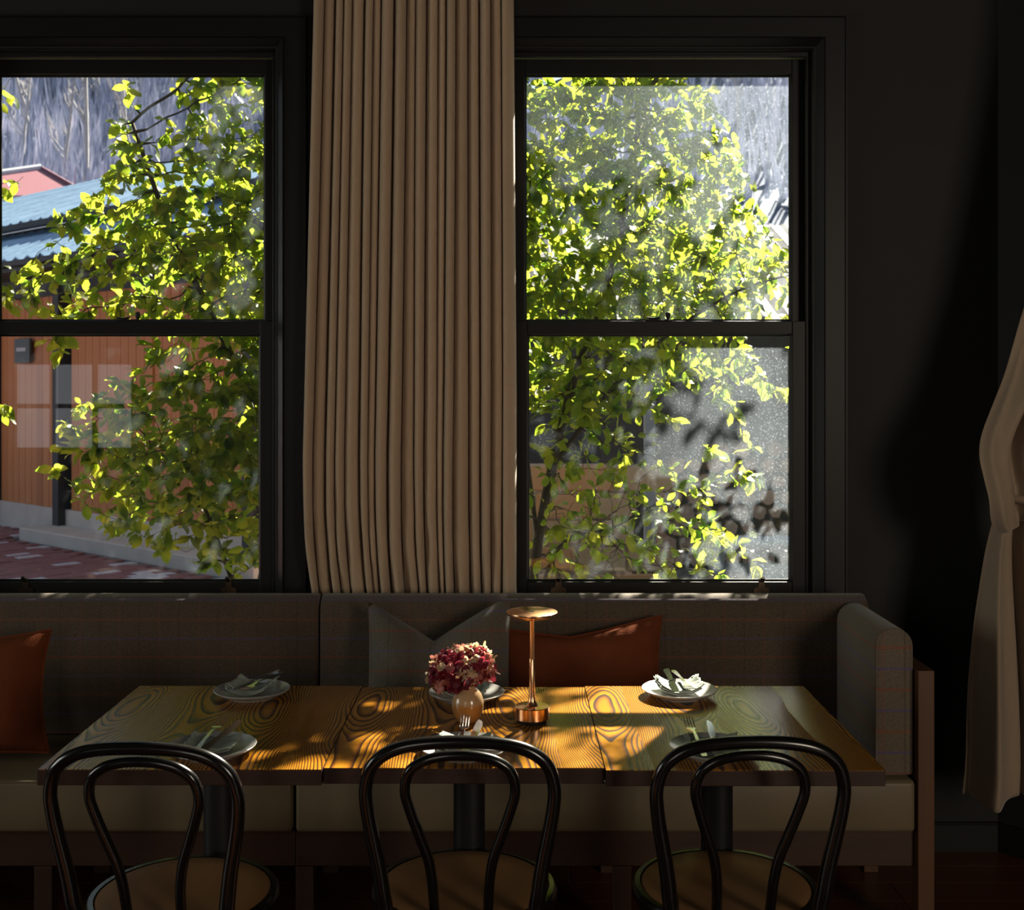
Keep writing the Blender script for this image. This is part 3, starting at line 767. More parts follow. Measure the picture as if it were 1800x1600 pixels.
SET = [  # x, y, cutlery yaw, position phrase, napkin variant, fork dx, knife dx
    (-0.671, 3.070, math.radians(180-22), 'at the back of the left table', 0, 0.008, -0.020),
    (-0.656, 2.590, math.radians(-6), 'at the front of the left table', 1, -0.014, 0.012),
    (-0.109, 3.045, math.radians(180), 'behind the flower vase', 0, 0.012, -0.014),
    (-0.098, 2.588, math.radians(-2), 'at the front of the middle table', 1, -0.006, 0.016),
    (0.447, 3.072, math.radians(180+6), 'at the back of the right table', 0, 0.016, -0.012),
    (0.452, 2.582, math.radians(2), 'at the front of the right table', 1, -0.036, 0.0),
]
for (x, y, yaw, where, v, fdx, kdx) in SET:
    pl = inst('side_plate', plate_me, None, (x, y, TZ)); tag(pl, 'round grey stoneware plate ' + where, 'plate', 'plates on the tables')
    nmesh = napkin_mesh(v)
    npk = nmesh.build('napkin', 'napkin', None, True, sharp=180, loc=(x-0.004, y+0.006, TZ)); npk.rotation_euler = (0, 0, yaw*0.5 if abs(yaw) < 1 else (yaw-PI)*0.6)
    md = npk.modifiers.new('thickness', 'SOLIDIFY'); md.thickness = 0.0014; md.offset = 0
    tag(npk, 'folded sage linen napkin on the plate ' + where, 'napkin', 'napkins on the plates')
    zc = TZ+0.0315
    cdy = 0.035 if abs(yaw) < 1 else 0.030
    d = Vector((-math.sin(yaw), math.cos(yaw), 0)); s = Vector((math.cos(yaw), math.sin(yaw), 0))
    back = abs(yaw) > 1
    off = d*(0.02 if not back else -0.035)
    tilt = 0.10 if not back else -0.05
    f = thing('fork', 'steel dinner fork lying on the napkin ' + where, 'fork', Vector((x, y, zc))+s*(fdx if not back else -fdx)+off, yaw, 'forks on the napkins')
    f.rotation_euler = (tilt, 0, yaw)
    inst('handle', FORK[0], f)
    for k in range(4): inst('tine', FORK[1], f, (-0.0096+0.0064*k, 0, 0))
    k = thing('knife', 'steel table knife lying on the napkin ' + where, 'knife', Vector((x, y, zc+0.001))+s*(kdx if not back else -kdx)+off, yaw, 'knives on the napkins')
    k.rotation_euler = (tilt*0.9, 0.25, yaw-math.radians(6))
    inst('handle', KNIFE[0], k); inst('blade', KNIFE[1], k)

# ------------------------------------------------------------------ lamp, vase, flowers
lp = thing('table_lamp', 'slim copper cordless table lamp with a flat disc head', 'lamp', (0.0565, 2.840, TZ))
MB().lathe([(0.0, 0.0), (0.035, 0.0), (0.036, 0.003), (0.036, 0.008), (0.030, 0.009)], 48).build('foot', 'iron', lp)
MB().lathe([(0.030, 0.009), (0.0405, 0.009), (0.042, 0.0105), (0.042, 0.0375), (0.0408, 0.039), (0.016, 0.0395), (0.0125, 0.043), (0.0090, 0.052), (0.0075, 0.064), (0.0068, 0.078)], 56).build('base', 'copper', lp, sharp=30)
MB().lathe([(0.0068, 0.078), (0.0068, 0.152), (0.0058, 0.1535)], 24).build('lower_stem', 'copper', lp)
MB().lathe([(0.0056, 0.150), (0.0056, 0.246), (0.008, 0.250)], 24).build('upper_stem', 'copper', lp)
hd = MB().lathe([(0.008, 0.249), (0.040, 0.2515), (0.054, 0.2600), (0.0565, 0.2610), (0.0620, 0.2615), (0.0625, 0.2635), (0.0620, 0.2665), (0.0600, 0.2675), (0.0, 0.2680)], 64).build('lamp_head', 'copper', lp, sharp=30)
MB().lathe([(0.006, 0.2679), (0.006, 0.2690), (0.0, 0.2692)], 16).build('touch_switch', 'iron', hd)

vz = thing('bud_vase', 'round tan-glazed ceramic bud vase holding the hydrangea', 'vase', (-0.099, 2.842, TZ))
MB().lathe([(0.0, 0.0), (0.022, 0.0), (0.0265, 0.003), (0.0345, 0.018), (0.0390, 0.038), (0.0385, 0.052), (0.0330, 0.068), (0.0245, 0.078), (0.0185, 0.083), (0.0170, 0.087), (0.0185, 0.0915), (0.0170, 0.0925), (0.0140, 0.0900), (0.0145, 0.080), (0.02, 0.070), (0.0, 0.06)], 48).build('vase_body', 'glaze', vz, sharp=180)

hy = thing('hydrangea', 'dried hydrangea head of burgundy, pink and cream petals leaning over the vase', 'flower', (-0.099, 2.842, TZ+0.075))
HC_ = Vector((-0.018, 0.0, 0.052))
MB().tube(smooth_path([(0.0, 0, -0.005), (0.002, 0, 0.02), (-0.010, 0, 0.045), HC_], 5), 0.0028, 7).build('stem', 'housestem', hy)
def floret_mesh(mat, seed):
    r = random.Random(seed); m = MB()
    for k in range(4):
        a = PI/2*k + r.uniform(-0.2, 0.2); L = 0.0145*r.uniform(0.85, 1.2); W = L*r.uniform(0.85, 1.05)
        cup = r.uniform(-0.1, 0.65); tw = r.uniform(-0.35, 0.35)
        d = Vector((math.cos(a), math.sin(a), 0)); s = Vector((-math.sin(a), math.cos(a), 0))
        rows_ = []
        for (t_, wd) in ((0.05, 0.10), (0.35, 0.42), (0.72, 0.50), (1.0, 0.22)):
            row = []
            for q in (-1, 0, 1):
                z = cup*L*t_*t_ + (0.10*L*abs(q)*t_) + tw*L*q*wd*t_ + r.uniform(-0.06, 0.06)*L
                row.append(d*(L*t_*(1 if q == 0 else 0.92)) + s*(q*W*wd) + Vector((0, 0, z)))
            rows_.append(row)
        o = len(m.v)
        for row in rows_: m.v += [tuple(p) for p in row]
        for i in range(3):
            for j in range(2): m.f.append((o+i*3+j, o+i*3+j+1, o+i*3+j+4, o+i*3+j+3))
    return m.mesh('floret', mat, True, sharp=180)
FL = {k: [floret_mesh(k, s*3+i) for i in range(4)] for s, k in enumerate(('petal_dark', 'petal_pink', 'petal_cream'))}
AX = Matrix.Rotation(-0.30, 3, 'Y')
nfl = 170
for i in range(nfl):
    zf = 1-2*(i+0.5)/nfl; ph = i*2.39996
    n = Vector((math.sqrt(max(0, 1-zf*zf))*math.cos(ph), math.sqrt(max(0, 1-zf*zf))*math.sin(ph), zf))
    if n.z < -0.80: continue
    sh = random.uniform(0.80, 1.04)
    p = AX @ Vector((n.x*0.080*sh, n.y*0.064*sh, n.z*0.052*sh)) + HC_
    nw = (AX @ Vector((n.x/0.08, n.y/0.064, n.z/0.052))).normalized()
    if p.z < 0.022 and math.hypot(p.x, p.y) < 0.024: continue
    r = random.random() + 0.25*(-n.x*0.5+n.z*0.0) + (0.18 if n.y < -0.2 else 0)
    kind = 'petal_cream' if r < 0.38 else ('petal_pink' if r < 0.54 else 'petal_dark')
    q = (nw + Vector((random.uniform(-.35, .35), random.uniform(-.35, .35), random.uniform(-.35, .35)))).normalized().to_track_quat('Z', 'Y')
    o = inst('floret', random.choice(FL[kind]), hy, p, q.to_euler()); o.scale = (random.uniform(0.85, 1.15),)*3
# a stray floret spray on the right of the head
for p in ((0.058, -0.012, 0.045), (0.066, -0.005, 0.050), (0.050, -0.02, 0.030), (0.044, -0.02, 0.040), (0.055, 0.004, 0.032)):
    o = inst('floret', random.choice(FL['petal_pink']+FL['petal_dark']), hy, p, (random.uniform(0.6, 1.4), random.uniform(-0.5, 0.8), random.uniform(0, 6)))

# ================================================================== outdoors
GZ = -0.02
struct(MB().box(-60, 60, WY+WT, 24, GZ-0.3, GZ-0.02).build('ground', 'gravel', smooth=False), 'gravel yard outside the windows')

# wooded hillside
def hill_z(x, y): return -0.1 + 0.47*(y-22) + 1.3*math.sin(x*0.11+0.7)+0.7*math.sin(x*0.31+y*0.2)
def hill():
    def fn(a, c):
        x = -75+150*a; y = 21.5+75*c
        z = hill_z(x, y)*min(1, (y-21.5)/4) - 0.3
        return (x, y, z + 0.5*math.sin(x*1.7+y*0.6)*math.sin(y*1.1-x*0.4))
    o = MB().grid(fn, 120, 70).build('hillside', 'hill', None, True, sharp=180)
    return struct(o, 'hazy blue-grey wooded hillside behind the buildings')
HILL = hill()
def bare_tree_mesh(seed):
    r = random.Random(seed); m = MB(); H = r.uniform(8, 11)
    tr = [(0, 0, -0.6)]
    for k in range(1, 7): tr.append((tr[-1][0]+r.uniform(-.16, .16), tr[-1][1]+r.uniform(-.16, .16), H*k/6))
    m.tube(smooth_path(tr, 3), [0.12*(1-0.9*i/18)+0.01 for i in range(19)], 7)
    for k in range(16):
        t = r.uniform(0.3, 0.97); i = min(5, int(t*6)); f = t*6-i
        p = Vector(tr[i]).lerp(Vector(tr[i+1]), f); a = r.uniform(0, 6.28); L = r.uniform(0.8, 2.4)*(1.15-t)
        e = p + Vector((math.cos(a)*L*0.6, math.sin(a)*L*0.6, L)); mid = p.lerp(e, 0.5)+Vector((math.cos(a)*0.12*L, math.sin(a)*0.12*L, -0.05*L))
        m.tube([p, mid, e], [0.05, 0.035, 0.008], 5, cap=False)
        for q in range(3):
            s0 = p.lerp(e, r.uniform(0.35, 0.9)); a2 = r.uniform(0, 6.28); l2 = L*0.45
            m.tube([s0, s0+Vector((math.cos(a2)*l2*0.6, math.sin(a2)*l2*0.6, l2))], [0.02, 0.005], 4, cap=False)
    return m.mesh('trunk', 'hilltree', True, sharp=180)
def brush():
    r = random.Random(5); m = MB()
    for _ in range(9000):
        if r.random() < 0.7: x = r.uniform(-36, -5); y = r.uniform(33, 80)
        else: x = r.uniform(0, 24); y = r.uniform(33, 80)
        h = r.uniform(1.2, 3.6); w = r.uniform(0.05, 0.16); z = hill_z(x, y)-0.6; lx = r.uniform(-0.7, 0.7); ly = r.uniform(-0.7, 0.7); a = r.uniform(0, PI)
        o = len(m.v); c, s_ = math.cos(a)*w, math.sin(a)*w
        m.v += [(x-c, y-s_, z), (x+c, y+s_, z), (x+lx, y+ly, z+h), (x+s_, y-c, z), (x-s_, y+c, z)]
        m.f += [(o, o+1, o+2), (o+3, o+4, o+2)]
    me = bpy.data.meshes.new('brush'); me.from_pydata(m.v, [], m.f); me.materials.append(M['brush'])
    ob = bpy.data.objects.new('brush', me); COL.objects.link(ob)
    ob.parent = HILL; ob['kind'] = 'stuff'
brush()
BT = [bare_tree_mesh(s) for s in range(5)]
def bare_tree(x, y, s, i, side):
    t = inst('bare_tree', BT[i % 5], None, (x, y, hill_z(x, y)-0.5), (0.16*math.sin(i*2.1), 0.16*math.sin(i*3.7+1), i*1.3), (s*0.8, s*0.8, s*(0.75+0.3*math.sin(i*1.9))))
    tag(t, 'pale leafless tree on the hillside behind the blue-roofed building' if side else 'pale leafless tree on the hillside glimpsed through the right window', 'tree', 'bare trees on the hillside')
i = 0
for px, Y in ((100, 42), (150, 45), (60, 52), (205, 50), (250, 44), (30, 46), (180, 58), (128, 62), (285, 55), (225, 64), (80, 66), (20, 60)):
    bare_tree((px-CX)/FPX*Y, Y, random.uniform(0.8, 1.15), i, True); i += 1
for px, Y in ((1310, 45), (1360, 52), (1250, 58), (1340, 64)):
    bare_tree((px-CX)/FPX*Y, Y, random.uniform(0.8, 1.15), i, False); i += 1

# blue-roofed cedar building, running at a slant towards the house
BO = Vector((-5.63, 13.0, 0)); BA = math.atan2(-1.5, 1.7)
bl = thing('cedar_building', 'cedar-clad building with a two-tier blue metal roof and dark posts', 'building', (BO.x, BO.y, 0), BA)
# local axes: x along the wall (to the right and nearer), y away from the house, origin on the wall line
X0, X1 = -6.0, 5.0
MB().box(X0, X1, -0.02, 0.5, -0.3, 0.29).build('plinth', 'stone_concrete', bl, False)
MB().box(1.3, 5.2, -0.42, -0.02, -0.3, 0.13).build('step', 'stone_concrete', bl, False, bevel=0.01)
MB().box(X0, X1, 0.06, 0.4, 0.29, 2.9).build('wall_core', 'fascia', bl, False)
boards = [MB().box(0.004, 0.136, 0.0, 0.05, 0.0, 2.20).mesh('board', mm, False, bevel=0.004, bseg=1) for mm in ('cedar', 'cedar_dark', 'cedar')]
x = -3.2; k = 0
while x < 4.9:
    if not (1.34 < x+0.07 < 1.50) and not (-0.14 < x+0.07 < 0.02):
        o = inst('board', boards[random.randrange(3)], bl, (x, 0.0 - (0.02 if (int(x*1.3) % 2) else 0), 0.29)); o.scale = (1, 1, 1)
    x += 0.14; k += 1
for px_ in (1.36, -0.13, 4.6):
    MB().box(px_, px_+0.12, -0.10, 0.06, 0.0 if False else 0.10, 2.72).build('post', 'fascia', bl, False)
MB().box(X0, X1, -0.02, 0.06, 2.49, 2.62).build('head_beam', 'fascia', bl, False)
for k in range(8):
    xx = -3.0 + 0.95*k
    MB().box(xx, xx+0.86, -0.03, 0.02, 2.62, 2.69).build('clerestory_pane', 'sign', bl, False)
def roof_sheet(w, y0, z0, y1, z1):
    """corrugated sheet: profile along x, sloping from (y0,z0) to (y1,z1)"""
    m = MB(); n = 12; pr = []
    for q in range(n+1):
        xx = w*q/n; hgt = 0.035 if q % 3 == 0 else 0.0
        pr.append((xx, hgt))
    for (yy_, zz) in ((y0, z0), (y1, z1)):
        for xx, hgt in pr: m.v.append((xx, yy_, zz+hgt))
    for (yy_, zz) in ((y0, z0), (y1, z1)):
        for xx, hgt in pr: m.v.append((xx, yy_, zz+hgt-0.02))
    c = n+1
    for q in range(n):
        m.f.append((q, q+1, c+q+1, c+q)); m.f.append((2*c+q, 3*c+q, 3*c+q+1, 2*c+q+1)); m.f.append((q, 2*c+q, 2*c+q+1, q+1))
    return m.mesh('roof_sheet', 'roof', False)
rs1 = roof_sheet(0.98, -0.55, 2.80, 1.0, 3.44); rs2 = roof_sheet(0.98, 0.72, 3.52, 4.2, 5.00)
for k in range(11):
    inst('roof_sheet', rs1, bl, (X0+k*1.0, 0, 0)); inst('roof_sheet', rs2, bl, (X0+k*1.0, 0, 0))
for k in range(2): inst('roof_sheet', rs2, bl, (X0-2+k*1.0, 0, 0))
MB().box(X0, X1, -0.60, -0.54, 2.74, 2.79).build('gutter', 'fascia', bl, False)
MB().box(X0-2, X1, 0.66, 0.74, 3.44, 3.51).build('gutter', 'fascia', bl, False)
MB().box(X0, X1, -0.54, 0.1, 2.69, 2.73).build('soffit', 'fascia', bl, False)
MB().box(X0-2, X1, 1.0, 1.1, 2.9, 3.5).build('upper_wall', 'fascia', bl, False)
sg = thing('door_sign', 'small slate-grey sign with one line of pale lettering on the cedar wall', 'sign', (BO.x, BO.y, 0), BA)
MB().box(0.46, 0.80, -0.065, -0.035, 1.80, 2.06).build('sign_board', 'sign', sg, False, bevel=0.004)
lx = 0.515
for k, wd in enumerate((0.030, 0.018, 0.024, 0.022, 0.020, 0.026, 0.018)):
    MB().box(lx, lx+wd, -0.068, -0.065, 1.925, 1.965).build('letter', 'sign_letter', sg, False); lx += wd+0.007

# distant red-roofed house
hs = thing('red_roofed_house', 'white house with a red hipped roof far behind the blue roof', 'house', (-13.6, 30.0, 0))
MB().box(-2.6, 2.6, 0, 5, 2.0, 6.25).build('wall', 'white_wall', hs, False)
MB().box(-2.9, 2.9, -0.3, 5.3, 6.2, 6.35).build('eave', 'white_wall', hs, False)
m = MB(); m.add([(-3, -0.4, 6.35), (3, -0.4, 6.35), (3, 5.4, 6.35), (-3, 5.4, 6.35), (0.7, 2.4, 7.55), (0.5, 2.6, 7.55)], [(0, 1, 4), (1, 2, 5, 4), (2, 3, 5), (3, 0, 4, 5), (3, 2, 1, 0)])
m.build('roof', 'roof_red', hs, False)
MB().tube([(-3, -0.4, 6.37), (0.7, 2.4, 7.57)], 0.10, 6).build('ridge_cap', 'white_wall', hs)
MB().tube([(3, -0.4, 6.37), (0.7, 2.4, 7.57)], 0.05, 6).build('ridge_cap', 'roof_red', hs)
struct(MB().box(-16.6, -10.4, 29.4, 36, -0.2, 2.1).build('earth_bank', 'gravel', smooth=False), 'earth bank under the red-roofed house')

# brick pavement in front of the building
pv = struct(MB().box(-3.2, 7.0, -6.5, 0.0, -0.10, -0.012).build('brick_pavement', 'gravel', smooth=False), 'red brick paving with pale bricks coloured as sun flecks')
pv.location = (BO.x, BO.y, GZ+0.035); pv.rotation_euler = (0, 0, BA)
BM = [MB().box(0.004, 0.106, 0.004, 0.226, -0.03, 0.0).mesh('brick', mm, False, bevel=0.004, bseg=1) for mm in ('brick', 'brick_sunfleck')]
cand = []
ca, sa = math.cos(BA), math.sin(BA)
for r in range(0, 90):
    for q in range(-1, 30):
        lx = -3.1 + r*0.11; ly = -6.4 + q*0.23 + (0.115 if r % 2 else 0)
        if ly > -0.25 or lx > 6.8: continue
        if 1.1 < lx < 5.3 and ly > -0.68: continue
        wx = BO.x+ca*lx-sa*ly; wy = BO.y+sa*lx+ca*ly
        px = CX+FPX*wx/wy; py = CY+FPX*(HC-GZ)/wy
        vis = -30 < px < 490 and 880 < py < 1040
        cand.append((0 if vis else 1, wy, lx, ly))
cand.sort()
st = {0: MB(), 1: MB()}
for i, (nv, wy, lx, ly) in enumerate(cand):
    pale = 1 if random.random() < 0.13 else 0
    z = random.uniform(-0.004, 0.004)
    if i < 295 and not nv: inst('brick', BM[pale], pv, (lx, ly, z+0.018))
    else: st[pale].box(lx+0.004, lx+0.106, ly+0.004, ly+0.226, -0.012, z+0.018)
for k_, nm in ((0, 'brick_field'), (1, 'sunfleck_brick_field')):
    o = st[k_].build(nm, ('brick', 'brick_sunfleck')[k_], pv, False); o['kind'] = 'stuff'

# sandstone wall, firewood, woodshed and grey bench seen through the right window
sw = thing('stone_wall', 'low tan sandstone block wall behind the right shrub', 'wall', (0.2, 8.7, GZ))
for r in range(5):
    x = -0.9 + (0.17 if r % 2 else 0)
    while x < 0.70:
        L = random.uniform(0.28, 0.46)
        MB().box(0, L-0.014, -random.uniform(0.0, 0.03), 0.26, 0, 0.186).build('block', random.choice(('sandstone', 'sandstone', 'sandstone2')), sw, False, bevel=0.012, bseg=1, loc=(x, 0, r*0.20))
        x += L
MB().box(-0.88, 0.72, 0.02, 0.24, 0, 0.98).build('mortar_core', 'stone_concrete', sw, False)

def log_mesh(seed):
    r = random.Random(seed); m = MB(); n = r.choice((5, 6, 7, 8)); R = 0.076; poly = []
    split = r.random() < 0.55
    for k in range(n):
        a = 2*PI*k/n + r.uniform(-0.2, 0.2); rr = R*r.uniform(0.78, 1.0)
        if split and math.sin(a) < -0.1: rr *= 0.72
        poly.append((rr*math.cos(a), rr*math.sin(a)))
    m.prism(poly, 'y', -0.21, 0.21)
    return m.mesh('log', 'log' if seed % 3 else 'log_dark', False, bevel=0.005, bseg=1)
LM = [log_mesh(s) for s in range(12)]
nl = 0
for r in range(8):
    for c_ in range(13):
        x = 1.32 + c_*0.158 + (0.079 if r % 2 else 0); z = GZ+0.060 + r*0.137
        if r == 7 and (c_ < 3 or c_ % 4 == 1): continue
        o = inst('firewood_log', LM[random.randrange(12)], None, (x, 10.45+random.uniform(-0.05, 0.05), z), (0, random.choice((0, 1, 2, 3))*PI/2+random.uniform(-.15, .15), 0))
        tag(o, 'split firewood log in the stack outside the right window', 'log', 'split logs in the firewood stack'); nl += 1
sd = thing('woodshed', 'dark open woodshed with a pale beam standing over the firewood', 'shed', (2.3, 10.9, GZ))
for x in (-1.15, 0.45, 1.6):
    MB().box(x, x+0.09, -1.0, -0.91, 0, 2.05).build('post', 'shed_grey', sd, False)
MB().box(-1.4, 1.9, -1.02, -0.90, 2.0, 2.10).build('beam', 'shed_grey', sd, False)
for k in range(20): MB().box(-1.4+k*0.165, -1.4+k*0.165+0.158, 0.35, 0.39, 0, 2.7).build('wall_board', 'shed', sd, False)
shed_roof = roof_sheet(0.85, -1.3, 2.12, 0.6, 2.85); shed_roof.materials.clear(); shed_roof.materials.append(M['slate'])
for k in range(4): inst('roof_sheet', shed_roof, sd, (-1.5+0.86*k, 0, 0))
bn = thing('plank_bench', 'weathered grey plank bench in front of the firewood', 'bench', (1.95, 9.25, GZ+0.0))
for k in range(3): MB().box(-0.42, 0.5, -0.16+k*0.11, -0.06+k*0.11, 0.34, 0.375).build('slat', 'shed_grey', bn, False, bevel=0.004)
for x in (-0.34, 0.34): MB().prism([(x, 0), (x+0.05, 0), (x+0.08, 0.34), (x-0.03, 0.34)], 'y', -0.13, 0.13).build('leg', 'shed_grey', bn, False)
MB().box(-0.30, 0.36, -0.02, 0.02, 0.12, 0.18).build('stretcher', 'shed_grey', bn, False)
# dark outbuilding beyond the woodshed
ob_ = thing('outbuilding', 'dark slate-blue outbuilding roof beyond the right shrub', 'building', (2.6, 15.5, GZ))
MB().box(-4.4, 4.2, 0, 4, 0, 2.7).build('wall', 'shed', ob_, False)
rs3 = roof_sheet(0.98, -0.45, 2.75, 3.0, 4.1); rs3.materials.clear(); rs3.materials.append(M['slate'])
for k in range(9): inst('roof_sheet', rs3, ob_, (-4.5+k*1.0, 0, 0))

# ------------------------------------------------------------------ shrubs
def leaf_base(seed):
    """unit leaf along +y, normal +z; returns verts (9 or so) and faces"""
    r = random.Random(seed); st_ = [(0.0, 0.02), (0.22, 0.20), (0.52, 0.29), (0.80, 0.20), (1.0, 0.01)]
    fold = r.uniform(0.05, 0.28); droop = r.uniform(0.05, 0.35); v = []; f = []
    for i, (t, w) in enumerate(st_):
        z = -droop*t*t + 0.06*math.sin(7*t+seed)
        side = r.uniform(-0.02, 0.02)
        v += [(-w, t, z+fold*w+r.uniform(-.03, .03)), (side, t, z), (w, t, z+fold*w+r.uniform(-.03, .03))]
    for i in range(4):
        for j in range(2): f.append((i*3+j, i*3+j+1, i*3+j+4, i*3+j+3))
    return np.array(v), f
LB = [leaf_base(s) for s in range(6)]
LEAF_ME = []
for v, f in LB:
    mb = MB(); mb.add([tuple(p) for p in v], f); LEAF_ME.append(mb.mesh('leaf', 'leaf', True, sharp=180))

def sample_blobs(blobs, total):
    ws = np.array([b_[2]*b_[1][0]*b_[1][1]*b_[1][2] for b_ in blobs]); ws /= ws.sum()
    pts = []
    for (c, r, w), q in zip(blobs, ws):
        n = max(3, int(total*q)); p = rng.normal(size=(n, 3)); p /= np.linalg.norm(p, axis=1, keepdims=True)
        p *= (rng.random((n, 1))**(1/2.6)); pts.append(np.array(c)+p*np.array(r))
    return np.vstack(pts)

def grow(stems, attr, step=0.055, infl=0.75, kill=0.065, iters=130):
    nodes = []; par = []
    for s_ in stems:
        P = smooth_path(s_['pts'], 7); last = s_.get('from', -1)
        if last == 'root': last = 0
        for p in P:
            nodes.append(np.array(p)); par.append(last); last = len(nodes)-1
    attr = attr.copy(); alive = np.ones(len(attr), bool)
    near = np.full(len(attr), -1); nd = np.full(len(attr), 1e9)
    def upd(idx):
        q = np.array([nodes[i_] for i_ in idx])
        d = np.linalg.norm(attr[:, None, :]-q[None], axis=2); k = d.argmin(1); m_ = d[np.arange(len(attr)), k]
        better = m_ < nd; near[better] = np.array(idx)[k[better]]; nd[better] = m_[better]
    upd(list(range(len(nodes))))
    for it in range(iters):
        alive &= nd > kill
        act = alive & (nd < infl)
        if not act.any(): break
        new = []
        for n_ in np.unique(near[act]):
            a = attr[act & (near == n_)]; d = a-nodes[n_]; d /= np.linalg.norm(d, axis=1, keepdims=True)
            g = d.mean(0) + rng.normal(size=3)*0.14; g /= np.linalg.norm(g)+1e-9
            nodes.append(nodes[n_]+g*step); par.append(int(n_)); new.append(len(nodes)-1)
        upd(new)
        if len(nodes) > 12000: break
    return np.array(nodes), np.array(par)

def shrub(name, label, root, stems, blobs, nattr, leaves_per, leaf_len, keep=None, group='shrubs outside the windows', nobj=295, tipr=0.0013, view=None):
    t = thing(name, label, 'shrub', root, 0, group)
    A = sample_blobs(blobs, nattr)
    nodes, par = grow(stems, A)
    n = len(nodes); rad = np.zeros(n); kids = np.zeros(n, int)
    acc = np.zeros(n); E = 2.35
    order = np.arange(n)[::-1]
    for i_ in order:
        r_ = max(tipr, acc[i_]**(1/E)) if acc[i_] > 0 else tipr
        rad[i_] = min(r_, 0.045)
        if par[i_] >= 0: acc[par[i_]] += rad[i_]**E; kids[par[i_]] += 1
    R0 = np.array(root)
    m = MB()
    for i_ in range(n):
        p_ = par[i_]
        if p_ < 0: continue
        a, b_ = nodes[p_]-R0, nodes[i_]-R0; d = b_-a; L = np.linalg.norm(d)
        if L < 1e-6: continue
        d /= L; u = np.cross(d, (0.31, 0.77, 0.55)); u /= np.linalg.norm(u)+1e-9; w = np.cross(d, u)
        sg_ = 5 if rad[p_] > 0.006 else 3; o = len(m.v)
        for c_, r_ in ((a, rad[p_]), (b_, rad[i_])):
            for k in range(sg_):
                an = 2*PI*k/sg_; m.v.append(tuple(c_+(u*math.cos(an)+w*math.sin(an))*r_))
        for k in range(sg_):
            k2 = (k+1) % sg_; m.f.append((o+k, o+k2, o+sg_+k2, o+sg_+k))
    m.build('branch_frame', 'bark', t, True, sharp=180)
    # leaves on thin wood
    thin = np.where((rad < 0.0042) & (par >= 0))[0]
    items = []
    for i_ in thin:
        d0 = nodes[i_]-nodes[par[i_]]; d0 /= np.linalg.norm(d0)+1e-9
        lam = leaves_per*(keep(nodes[i_]) if keep else 1.0)
        if kids[i_] == 0: lam *= 1.8
        for _ in range(rng.poisson(lam)):
            d = d0*0.75 + rng.normal(size=3)*0.62 + np.array((0, 0, -0.28)); d /= np.linalg.norm(d)
            up = np.array((0, 0, 1.0)) + rng.normal(size=3)*0.75
            s_ = np.cross(d, up); s_ /= np.linalg.norm(s_)+1e-9; nn = np.cross(s_, d)
            L = leaf_len*(0.55+0.65*rng.random())
            base = nodes[i_]-R0 + (nodes[par[i_]]-nodes[i_])*rng.random()*0.9 + d*rad[i_]
            items.append((base, s_, d, nn, L, int(rng.integers(0, 6))))
    def prio(it):
        w = it[0]+R0 + it[2]*it[4]*0.5
        if w[1] < 4.2: return 1e9
        px = CX+FPX*w[0]/w[1]; py = CY-FPX*(w[2]-HC)/w[1]
        inside = (2 < px < 464 or 926 < px < 1390) and 135 < py < 1020 and not (563 < py < 590)
        return w[1] if inside else 1e6
    pr = np.array([prio(it) for it in items]); od = pr.argsort()
    objs = set(int(q) for q in od[:nobj] if pr[q] < 1e5)
    V = []; F = []
    for q, (base, s_, d, nn, L, k) in enumerate(items):
        B = np.stack([s_, d, nn], 1)*L
        if q in objs:
            ob = bpy.data.objects.new('leaf', LEAF_ME[k]); COL.objects.link(ob); ob.parent = t
            mt = Matrix([[B[r_][c_] for c_ in range(3)]+[base[r_]] for r_ in range(3)]+[[0, 0, 0, 1]])
            ob.matrix_local = mt
        else:
            o = len(V); v, f = LB[k]
            V.extend((v @ B.T + base).tolist()); F.extend([tuple(a+o for a in ff) for ff in f])
    me = bpy.data.meshes.new('foliage'); me.from_pydata(V, [], F); me.materials.append(M['leaf'])
    for p in me.polygons: p.use_smooth = True
    fo = bpy.data.objects.new('foliage', me); COL.objects.link(fo); fo.parent = t; fo['kind'] = 'stuff'
    return len(items), n

print('shrub A', shrub('leafy_shrub', 'large yellow-green leafy shrub growing outside the left window', (-1.25, 5.6, GZ),
    [{'pts': [(-1.25, 5.6, GZ), (-1.20, 5.6, 0.5), (-1.05, 5.6, 1.0), (-0.85, 5.65, 1.5), (-0.75, 5.7, 2.0), (-0.70, 5.8, 2.7)]},
     {'pts': [(-1.22, 5.55, 0.35), (-1.35, 5.5, 0.8), (-1.5, 5.45, 1.2)], 'from': 2}, {'pts': [(-1.0, 5.6, 1.1), (-1.3, 5.4, 1.75), (-1.55, 5.35, 2.3), (-1.70, 5.3, 2.75)], 'from': 13},
     {'pts': [(-1.05, 5.6, 1.0), (-0.9, 6.0, 1.6), (-0.8, 6.4, 2.2)], 'from': 13}],
    [((-1.28, 5.55, 2.25), (0.80, 0.62, 0.60), 1.1), ((-1.25, 5.50, 1.22), (0.86, 0.60, 0.54), 1.35), ((-0.85, 5.6, 3.0), (0.72, 0.6, 0.65), 0.9), ((-0.35, 5.6, 2.2), (0.55, 0.55, 1.3), 0.5),
     ((-1.70, 5.3, 2.72), (0.10, 0.10, 0.28), 2.5), ((-2.05, 5.3, 2.0), (0.22, 0.2, 0.35), 1.0), ((-0.7, 5.7, 3.7), (0.9, 0.6, 0.5), 0.5), ((-0.85, 6.4, 2.0), (0.80, 0.40, 0.60), 1.5), ((-0.50, 7.0, 2.0), (0.85, 0.35, 0.80), 2.0)],  # rear masses, mostly hidden, are added to shade the lower leaves
    8400, 2.5, 0.073))
